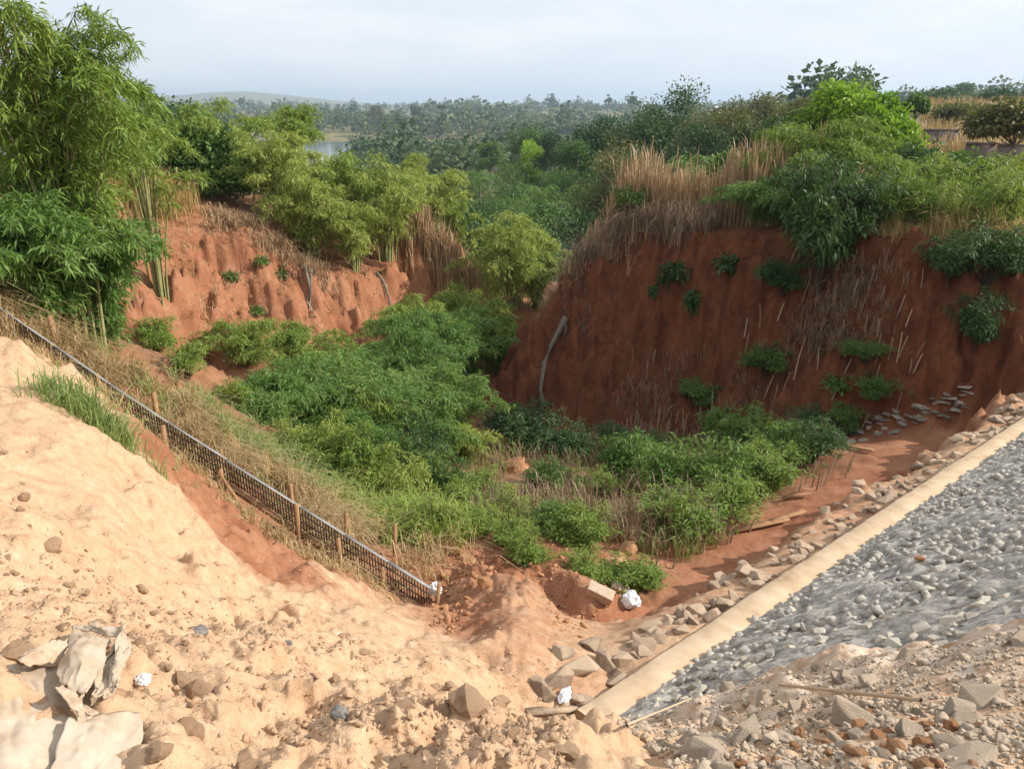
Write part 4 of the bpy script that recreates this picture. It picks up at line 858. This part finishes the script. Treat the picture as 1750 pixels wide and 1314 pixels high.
# ------------------------------------------------------------------ grass
def grass(name, P, Hh_, mat, label, lean=.25, wid=.012, blades=3, plume=False, r=rng, drop=.25):
    P = np.repeat(P, blades, 0) + r.normal(0, .04, (len(P) * blades, 3)) * [1, 1, .0]; Hh_ = np.repeat(Hh_, blades) * r.uniform(.55, 1.1, len(P)); n = len(P)
    a = r.random(n) * 6.283; d = np.stack([np.cos(a), np.sin(a), np.zeros(n)], -1); ln = np.abs(r.normal(0, lean, n)) * Hh_; sd = np.stack([-np.sin(a + r.normal(0, .8, n)), np.cos(a), np.zeros(n)], -1); sd = unit(sd)
    w_ = (wid * r.uniform(.6, 1.4, n))[:, None]
    m1 = P + d * (ln * .3)[:, None] + np.array([0, 0, 1]) * (Hh_ * .55)[:, None]; m2 = P + d * (ln * .75)[:, None] + np.array([0, 0, 1]) * (Hh_ * .88)[:, None]
    tip = P + d * (ln * (1 + drop))[:, None] + np.array([0, 0, 1]) * (Hh_ * (1 - drop * np.minimum(1, ln / Hh_)))[:, None]
    k2 = 1.7 if plume else .8
    V = np.stack([P - sd * w_, P + sd * w_, m1 + sd * w_ * .8, m1 - sd * w_ * .8, m2 + sd * w_ * k2, m2 - sd * w_ * k2, tip], 1).reshape(-1, 3); b_ = np.arange(n)[:, None] * 7
    Qd = np.concatenate([b_ + [0, 1, 2, 3], b_ + [3, 2, 4, 5]]); Tr = b_ + [5, 4, 6]
    T = np.clip(.5 + r.normal(0, .22, n), 0, 1)
    return mesh_np(name, V, [Qd, Tr], M[mat], False, {'tint': np.repeat(T, 7)})
def onground(x, y): x, y = np.asarray(x), np.asarray(y); return np.stack([x, y, terrain(x, y)[0]], -1)
def along(pts, n, spread):
    pts = np.array([W(*p)[:2] for p in pts]); seg = np.linalg.norm(np.diff(pts, axis=0), axis=1); cum = np.concatenate([[0], np.cumsum(seg)]); t = rng.random(n) * cum[-1]
    x = np.interp(t, cum, pts[:, 0]); y = np.interp(t, cum, pts[:, 1]); return x + rng.normal(0, spread, n), y + rng.normal(0, spread, n)
def st_grass(name, P, h, mat, label, **kw): return tag(obj(name, grass(name, P, h, mat, label, **kw)), label, kind='stuff')
# cliff top stalks
x, y = along([(990, 420, 28.2), (1060, 380, 28.2), (1200, 385, 26.9), (1300, 388, 25.4), (1330, 390, 25)], 2600, .0); k = rng.random(2600); x += .69 * k * 2.6 + rng.normal(0, .15, 2600); y += .72 * k * 2.6
P = onground(x, y); st_grass('withered_stalks', P, 2.3 * rng.uniform(.35, 1.1, len(P)) * (1 + .55 * fbm(x, y, .8, 3, 91)) * np.clip((x + .5) / 4.5, .5, 1), 'straw_pink', 'tall pinkish withered stalks crowding the cliff top', lean=.1, wid=.009, blades=4, plume=True)
st_grass('dry_undergrowth', P[:1700], 1.0 * rng.uniform(.4, 1.1, 1700), 'dead_brown', 'dry tangled undergrowth below the cliff top stalks', lean=.5, wid=.012, blades=5)
x, y = along([(950, 480, 27.7), (985, 440, 27.8), (1040, 402, 27.8), (1090, 392, 27.6), (1200, 396, 26.1)], 1300, .32); P = onground(x, y); st_grass('hanging_grass', P[:480], rng.uniform(.35, 1.2, 480), 'straw_pink', 'pale dry grass arching over the cliff brink', lean=.45, wid=.007, blades=5, drop=.6); P = P[480:]; st_grass('hanging_grass', P, rng.uniform(.3, 1.0, len(P)), 'dead_brown', 'brown grass hanging over the nose of the red cliff', lean=.55, wid=.008, blades=6, drop=.6)
x, y = along([(1500, 390, 24), (1600, 398, 23.8), (1750, 410, 23.8), (1850, 420, 24)], 1500, .35); P = onground(x, y); st_grass('golden_grass', P, rng.uniform(.15, .8, len(P)) * (1 + 1.7 * fbm(x, y, .7, 3, 92)), 'straw_gold', 'golden grass along the right end of the cliff top', lean=.6, wid=.007, blades=5)
x, y = along([(1540, 370, 25.5), (1750, 380, 25.5), (1850, 385, 26)], 700, .6); P = onground(x, y); st_grass('cliff_top_grass', P, rng.uniform(.4, 1.2, len(P)), 'grass_green', 'green grass behind the golden grass', lean=.3, wid=.014, blades=4)
P = scatter(2600, 56, 118, .5, .66, lambda px, py, P: (px > 1560) & (px < 1760)); st_grass('dry_hill_grass', P, rng.uniform(.5, 1.4, len(P)), 'straw', 'tall dry yellow grass on the hill by the block walls', lean=.3, wid=.02, blades=4)
# left golden tuft and rim
x, y = along([(170, 345, 29.7), (230, 345, 29.9), (300, 358, 29.6)], 1100, .45); P = onground(x, y); st_grass('golden_tussock', P, rng.uniform(.4, 1.4, len(P)), 'straw_gold', 'golden grass tussock on the left rim', lean=.35, wid=.01, blades=4)
x, y = along([(690, 402, 33.6), (730, 412, 33.6), (775, 445, 33.5), (810, 480, 33.4)], 1000, .5); P = onground(x, y); st_grass('withered_stalks', P, rng.uniform(.8, 2.1, len(P)), 'straw_pink', 'withered stalks on the rim left of the gully mouth', lean=.2, wid=.014, blades=4)
x, y = along([(360, 375, 29.2), (500, 440, 28.9), (560, 480, 29)], 500, .25); P = onground(x, y); st_grass('rim_grass', P, rng.uniform(.2, .6, len(P)), 'straw_pink', 'short brown grass and roots along the left rim', lean=.6, wid=.01, blades=4, drop=.6)
# dry grass along the fence
x, y = along([(-150, 480, 13.4), (60, 540, 13.2), (200, 640, 13), (330, 720, 12.8), (450, 810, 12.3), (560, 880, 12), (680, 950, 11.7)], 3600, .5); P = onground(x, y); P = P[(P[:, 1] > 0) & (fbm(P[:, 0], P[:, 1], .9, 3, 82) > -.06)]
st_grass('fence_grass', P, rng.uniform(.12, .5, len(P)), 'straw', 'pale dry grass tangled behind the mesh fence', lean=.8, wid=.006, blades=9, drop=.5)
x, y = along([(0, 590, 11.4), (90, 650, 11.2), (190, 720, 10.9), (300, 790, 10.9), (420, 880, 10.6), (560, 970, 10.2), (650, 1020, 9.9)], 650, .13); P = onground(x, y)
st_grass('verge_grass', P, rng.uniform(.06, .2, len(P)), 'straw', 'dry grass at the foot of the mesh fence', lean=.8, wid=.005, blades=5, drop=.5)
x, y = along([(150, 600, 14.5), (330, 690, 14.5), (480, 790, 14), (600, 860, 13.6)], 1800, .7); P = onground(x, y); P = P[fbm(P[:, 0], P[:, 1], 1.0, 3, 83) > -.02]
st_grass('bank_grass', P, rng.uniform(.12, .42, len(P)), 'grass_green', 'pale green and dry grass on the bank above the thicket', lean=.75, wid=.006, blades=8, drop=.4)
x, y = along([(620, 880, 13.6), (700, 905, 13.4), (760, 920, 13.2)], 900, .45); P = onground(x, y); st_grass('gully_grass', P, rng.uniform(.2, .55, len(P)), 'bam_yellow', 'yellow green weeds at the lower end of the fence', lean=.6, wid=.009, blades=8, drop=.4)
q = hit(160, 725, 8); P = onground(rng.normal(q[0], .2, 260), rng.normal(q[1], .17, 260)); me = grass('grass_tuft', P - q, rng.uniform(.14, .36, 260), 'grass_green', '', lean=.7, wid=.0045, blades=7, drop=.5)
tag(obj('grass_tuft', me, None, q), 'pale green grass tuft growing on the sand crest beside the fence', 'grass tuft')
P = scatter(1500, 11, 21, -.06, .38, lambda px, py, P: (px > 800) & (px < 1400) & (py > 760) & (py < 960) & (py < 1065 - (px - 1000) * .6) & (fbm(P[:, 0], P[:, 1], 1.1, 3, 80) > -.05)); st_grass('gully_weeds', P[:700], rng.uniform(.2, .55, len(P[:700])), 'grass_green', 'rank green weeds between shrubs on the gully floor', lean=.5, wid=.006, blades=6); st_grass('gully_weeds', P[700:], rng.uniform(.25, .85, len(P[700:])), 'dead_brown', 'dry weed stems between shrubs on the gully floor', lean=.35, wid=.007, blades=5)
# straw on the left red slope
P = scatter(700, 22, 33, -.45, -.1, lambda px, py, P: (px > 230) & (px < 660) & (py > 380) & (py < 600)); st_grass('slope_straw', P, rng.uniform(.05, .3, len(P)), 'straw', 'wisps of straw on the left red slope', lean=.8, wid=.01, blades=3, drop=.6)
P = scatter(420, 18, 27, .3, .6, lambda px, py, P: (np.abs(px - 1440 + (py - 520) * .45) < rng.normal(0, 38, len(P)) + 25) & (py > 455) & (py < 610)); st_grass('cliff_grass', P, rng.uniform(.2, .65, len(P)), 'dead_brown', 'dry grass strip down the face of the red cliff', lean=.4, wid=.01, blades=4, drop=.5)
P = scatter(600, 18, 27, .1, .6, lambda px, py, P: (px > 1050) & (px < 1420) & (py > 610) & (py < 760) & (fbm(P[:, 0], P[:, 1], 1.2, 3, 79) > 0)); st_grass('cliff_foot_grass', P, rng.uniform(.2, .6, len(P)), 'dead_brown', 'thin brown grass over the foot of the red cliff', lean=.4, wid=.01, blades=3, drop=.4)

# ------------------------------------------------------------------ shrubs in the gully and on the cliff
SH = {}
for k, (m, L, nl) in enumerate([('bam_green', .1, 3200), ('bam_mid', .1, 3200), ('leaf_mid', .095, 2800), ('leaf_dark', .1, 2600), ('bam_yellow', .095, 2800)]):
    g, V, Q, T = crown(1, 1.25, 11, nl, L, 80 + k, .02, wr=.3, puff=.22); g2, V2, Q2, T2 = bamboo(1.25, 1.5, 14, 9, 2, 4, L * 1.25, 180 + k, .35, bl=.22, rad=.012); Q = np.concatenate([Q, Q2 + len(V)]); V = np.concatenate([V, V2]); T = np.concatenate([T, T2]); g.v += g2.v; g.q += [q_ + g.n for q_ in g2.q]; g.n += g2.n; SH[m] = (g.mesh('stems', M['twig'], True), mesh_np('foliage', V, Q, M[m], False, {'tint': T}))
for m, L, nl in (('leaf_dark', .26, 420), ('leaf_mid', .26, 320)):
    g, V, Q, T = crown(1, 1.3, 8, nl, L, 95, .05, wr=.4, puff=.34); SH[m + '_small'] = (g.mesh('stems', M['twig'], True), mesh_np('foliage', V, Q, M[m], False, {'tint': T}))
def shrub(px, py, r, wpx, hpx, m, label, group, q=None):
    if wpx < 60 and m + '_small' in SH: m += '_small'
    q = hit(px, py, 6) if q is None else q; r = np.linalg.norm(q); w_ = wpx * r / F / 1.25; h = hpx * r / F / .95
    t = thing('shrub', label, 'shrub', (q[0], q[1], q[2] - .1), group, (0, 0, random.uniform(0, 6.28)), (w_, w_, h))
    obj('stems', SH[m][0], t); obj('foliage', SH[m][1], t)
GU = [(830, 850, 90, 60, 'bam_mid'), (880, 885, 90, 60, 'bam_yellow'), (935, 835, 90, 60, 'leaf_mid'), (870, 930, 80, 60, 'bam_mid'), (990, 930, 110, 80, 'bam_mid'), (900, 955, 90, 60, 'bam_mid'), (1000, 985, 90, 60, 'bam_mid'), (1080, 1000, 110, 60, 'bam_mid'),
      (1015, 850, 80, 60, 'bam_mid'), (1080, 830, 120, 100, 'bam_green'), (1150, 850, 130, 110, 'bam_green'), (1230, 850, 130, 110, 'bam_green'), (1300, 840, 120, 90, 'bam_mid'), (1160, 905, 150, 80, 'bam_mid'), (1250, 880, 120, 70, 'bam_mid'), (1330, 805, 110, 90, 'bam_green'),
      (1390, 790, 100, 80, 'leaf_dark'), (1280, 770, 100, 80, 'bam_green'), (1240, 750, 90, 60, 'bam_green'), (1385, 745, 90, 55, 'leaf_dark'), (1190, 690, 80, 50, 'leaf_mid'), (1110, 790, 90, 60, 'leaf_mid'), (1040, 765, 80, 50, 'leaf_dark'), (960, 780, 120, 70, 'leaf_dark'), (900, 770, 120, 90, 'leaf_dark'), (870, 765, 90, 80, 'leaf_dark'),
      (1480, 615, 80, 40, 'leaf_mid'), (1490, 680, 80, 50, 'leaf_mid'), (1430, 665, 50, 30, 'leaf_mid'), (1440, 740, 60, 60, 'leaf_mid'), (1310, 640, 90, 60, 'leaf_olive' if 'leaf_olive' in SH else 'leaf_mid'), (940, 905, 80, 60, 'bam_green'), (790, 880, 80, 60, 'bam_mid'), (820, 910, 70, 50, 'bam_mid'),
      (570, 805, 90, 90, 'bam_yellow'), (620, 830, 90, 100, 'bam_mid'), (670, 850, 110, 100, 'leaf_mid'), (720, 850, 110, 110, 'leaf_dark'), (700, 800, 110, 110, 'leaf_dark'), (640, 790, 110, 110, 'bam_mid'), (760, 860, 90, 80, 'leaf_mid'),
      (700, 880, 110, 90, 'bam_yellow'), (640, 850, 110, 80, 'bam_yellow'), (740, 915, 90, 60, 'bam_yellow'), (590, 830, 90, 80, 'bam_mid'), (500, 770, 70, 50, 'bam_yellow'), (400, 690, 60, 40, 'bam_mid'), (320, 640, 80, 50, 'bam_mid'), (270, 600, 80, 50, 'bam_mid')]
MARK = [(910, 760, 'under the pale dead trunk'), (1150, 740, 'before the row of planted stakes'), (1310, 900, 'by the weathered plank'), (1060, 1015, 'above the white plastic bag'), (870, 950, 'at the top of the spoil mound'), (760, 870, 'at the shaded edge of the bamboo thicket'), (700, 930, 'behind the lower end of the mesh fence'),
        (1410, 770, 'beside the strewn flat stones'), (1120, 850, 'in the middle of the gully floor patch'), (980, 900, 'beside the fallen earth lumps'), (1480, 640, 'among stakes on the cliff face'), (1240, 800, 'at the back of the gully floor patch'), (600, 850, 'on the bank between fence and bamboo dome'), (300, 620, 'below the left bamboo'), (1190, 920, 'at the sunny front of the gully patch'), (1020, 780, 'at the left foot of the red cliff')]
for px, py, a, b_, m in GU:
    lk = min(MARK, key=lambda t: (t[0] - px) ** 2 + ((t[1] - py) * 1.5) ** 2)[2]
    b_ *= .82 if px > 800 else 1
    shrub(px, py, 0, a, b_, m, ('tall ' if b_ > 95 else 'low ' if b_ < 61 else '') + {'bam_green': 'deep green shrub ', 'bam_mid': 'light green shrub ', 'leaf_mid': 'leafy mid green shrub ', 'leaf_dark': 'dark shaded shrub ', 'bam_yellow': 'yellow green shrub '}[m] + lk, 'shrubs on the gully floor')  # leaf_dark shrubs: the shadow they stand in is painted into their leaf colour
for px, py, a, b_, m in [(1560, 395, 90, 70, 'bam_mid'), (1620, 400, 80, 60, 'bam_yellow'), (1690, 405, 90, 80, 'bam_mid'), (1740, 395, 80, 90, 'bam_yellow'), (1580, 370, 110, 70, 'bam_yellow'), (1660, 372, 120, 70, 'bam_mid'), (1730, 365, 110, 70, 'bam_mid'), (1510, 395, 80, 80, 'bam_mid'), (1010, 420, 60, 60, 'leaf_mid'), (1080, 385, 80, 60, 'leaf_mid'), (1160, 385, 80, 50, 'leaf_mid'), (985, 430, 60, 50, 'leaf_dark')]:
    shrub(px, py, 0, a, b_, m, 'leafy shrub among dry stalks on the cliff top, left of the bamboo' if px < 1300 else ('yellow green' if 'yellow' in m else 'light green') + ' shrub in cliff top grass, ' + ('beside the overhanging bamboo' if px < 1585 else 'above the lone hanging bush' if px < 1680 else 'at the right edge') + (', nearer the brink' if py > 380 else ', set back'), 'shrubs on the cliff top')
CLIFF = [(1155, 468, 48, 40, 'small dark bush clinging high on the cliff, left of the others'), (1252, 452, 48, 34, 'small dark bush under the cliff edge grass'), (1400, 465, 130, 150, 'large dark bush spilling over the cliff edge'), (1345, 490, 90, 50, 'dark bush at the lower left of the spilling bush'), (1385, 400, 130, 110, 'upper dark bush below the cliff top bamboo'), (1188, 512, 30, 34, 'tiny bush on bare red soil below the first'), (1120, 497, 22, 24, 'tiniest tuft on the left part of the cliff'),
         (1668, 560, 75, 75, 'dark bush hanging alone at right on the cliff'), (1690, 470, 110, 70, 'dark bush at the cliff edge near the right frame'), (1620, 470, 80, 60, 'bush beside dry grass on the right part of the cliff'), (1735, 440, 70, 60, 'bush at the right edge of the frame on the cliff'), (965, 455, 50, 90, 'dark ivy on the nose of the cliff'), (1460, 405, 120, 90, 'dark bush right of the spilling bush')]
for px, py, a, b_, lab in CLIFF:
    q = hit(px, py, 6); r_ = np.linalg.norm(q); nn = np.array(normal(q[0], q[1])); shrub(px, py, 0, a * 1.05, b_ * 1.1, 'leaf_dark', lab, 'bushes on the red cliff', q - np.array([0, 0, b_ * r_ / F * (.2 if a > 78 else .5)]) + nn * .1 * [1, 1, 0])
for px, py in [(448, 455), (480, 475), (395, 480), (440, 540)]: shrub(px, py, 0, 26, 20, 'leaf_mid', 'small green weed on the bare left red slope', 'weeds on the red slope')

# ------------------------------------------------------------------ stakes, trunk, roots on the cliff
def stake(px, py, hp, tilt, label, group):
    q = hit(px, py, 8); h = .85 * hp * np.linalg.norm(q) / F; g = Geo(); d = np.array([tilt, -.1, 1.]); d /= np.linalg.norm(d)
    g.tube([[0, 0, -.15], d * h * .5 + [.01, 0, 0], d * h], [.018, .016, .013], 5); tag(obj('planted_stake', g.mesh('planted_stake', M['stick']), None, q), label, 'stake', group)
for k in range(34): stake(random.uniform(1065, 1240), random.gauss(745, 14), random.uniform(28, 52), random.gauss(0, .06), 'thin stake planted in the row at the cliff foot behind shrubs', 'stakes at the cliff foot')
for k in range(44): stake(random.uniform(1270, 1580), random.gauss(625, 70), random.uniform(24, 60), random.gauss(.15, .15), 'thin stake planted on the red cliff face', 'stakes on the cliff face')
for k in range(16): stake(random.uniform(1330, 1450), 840 - random.random() * 35, random.uniform(24, 42), random.gauss(.2, .1), 'thin stake planted right of the gully shrubs', 'stakes beside the gully shrubs')
for k in range(16): px = random.uniform(1100, 1290); stake(px, 985 - (px - 1100) * .42 + random.uniform(-15, 8), random.uniform(24, 42), random.gauss(.2, .12), 'thin stake planted on the red floor by the stone bank', 'stakes on the gully floor')
pts = []
for px, py in [(962, 545), (945, 590), (928, 625), (924, 665), (926, 690), (914, 725), (909, 755)]:
    q = hit(px, py, 15); nn = np.array(normal(q[0], q[1])); pts.append(q + nn * .13 + np.array([random.uniform(-.07, .07), 0, random.uniform(-.05, .05)]))
g = Geo(); g.tube(pts, [.11, .085, .09, .07, .075, .055, .035], 7); tag(obj('dead_trunk', g.mesh('dead_trunk', M['bark'], True)), 'pale dead trunk hanging crooked down the red cliff nose', 'tree trunk')
for k in range(40):
    px, py = random.uniform(950, 1010), random.uniform(470, 560); q = hit(px, py, 15); nn = np.array(normal(q[0], q[1])); L_ = random.uniform(.4, 1.2)
    if k == 0: g = Geo()
    g.tube([q + nn * .05, q + nn * .2 + [random.uniform(-.1, .1), -.05, -L_ * .4], q + nn * .12 + [random.uniform(-.25, .25), -.2, -L_ * .9]], [.02, .016, .008], 4)
tag(obj('hanging_roots', g.mesh('hanging_roots', M['bark'])), 'tangle of roots hanging on the nose of the cliff', kind='stuff')
for (a, b_, lab) in [((515, 430), (535, 545), 'grey root hanging down the notch in the left slope'), ((525, 440), (528, 530), 'second grey root in the notch of the left slope'), ((645, 470), (668, 540), 'dark root hanging beside the cleft in the left slope')]:
    g = Geo(); P = []
    for t in np.linspace(0, 1, 6):
        q = hit(a[0] + (b_[0] - a[0]) * t + random.uniform(-2, 2), a[1] + (b_[1] - a[1]) * t, 15); P.append(q + np.array(normal(q[0], q[1])) * .12)
    g.tube(P, np.linspace(.07, .03, 6), 5); tag(obj('hanging_root', g.mesh('hanging_root', M['bark'])), lab, 'root')

# ------------------------------------------------------------------ block walls and far roofs
def wall(px0, px1, py_top, py_bot, r, label):
    A, B = W(px0, py_bot, r), W(px1, py_bot, r); h = (py_bot - py_top) * r / F; z0 = min(H(A[0], A[1]), H(B[0], B[1])) - .3
    t = thing('block_wall', label, 'wall', (A[0], A[1], z0)); ztop = W((px0 + px1) / 2, py_top, r)[2] - z0; d = (B - A) * [1, 1, 0]
    g = Geo(); g.bar([0, 0, ztop / 2], d + [0, 0, ztop / 2], .2, ztop); obj('panel', g.mesh('panel', M['block']), t)
    g = Geo(); g.bar([0, 0, ztop + .06], d + [0, 0, ztop + .06], .3, .12); obj('coping', g.mesh('coping', M['block']), t)
wall(1645, 1697, 247, 275, 50, 'grey block wall of a small roofless shed on the right plateau'); wall(1575, 1636, 224, 240, 62, 'low dark ruined wall left of the shed wall'); wall(1697, 1755, 250, 285, 52, 'brown side wall running to the right frame edge')
def house(px, py, r, wpx, label):
    rs = np.geomspace(60, 1500, 200); P = np.array([W(px, py, k) for k in rs]); e_ = P[:, 2] - terrain(P[:, 0], P[:, 1])[0]
    r = rs[np.argmin(np.abs(e_ - 5.5) + np.abs(np.log(rs / r)) * 3)]
    q = W(px, py, r); w_ = wpx * r / F; z0 = H(q[0], q[1]); hw = float(np.clip(q[2] - z0, 3, 7)); t = thing('house', label, 'house', (q[0], q[1], z0 - .2))
    g = Geo(); g.box((0, 0, hw / 2), (w_ * .94, w_ * .6, hw)); obj('wall', g.mesh('wall', M['render']), t)
    e = w_ * .5; f = w_ * .38; rz = w_ * .22
    V = [[-e, -f, hw], [e, -f, hw], [e * .7, 0, hw + rz], [-e * .7, 0, hw + rz], [-e, f, hw], [e, f, hw]]; V = np.array(V) + [0, 0, .02]
    obj('roof', mesh_np('roof', V, [np.array([[0, 1, 2, 3], [5, 4, 3, 2]]), np.array([[0, 3, 4], [1, 5, 2]])], M['roof']), t)
house(1088, 193, 420, 26, 'white roofed house among trees below the lone umbrella tree'); house(725, 206, 620, 11, 'tiny white building in the far woods'); house(704, 189, 900, 9, 'faint pale building under the highest far tree'); house(1228, 178, 400, 15, 'white roof glimpsed above the olive tree')
house(543, 272, 330, 16, 'pale building by the river shore');
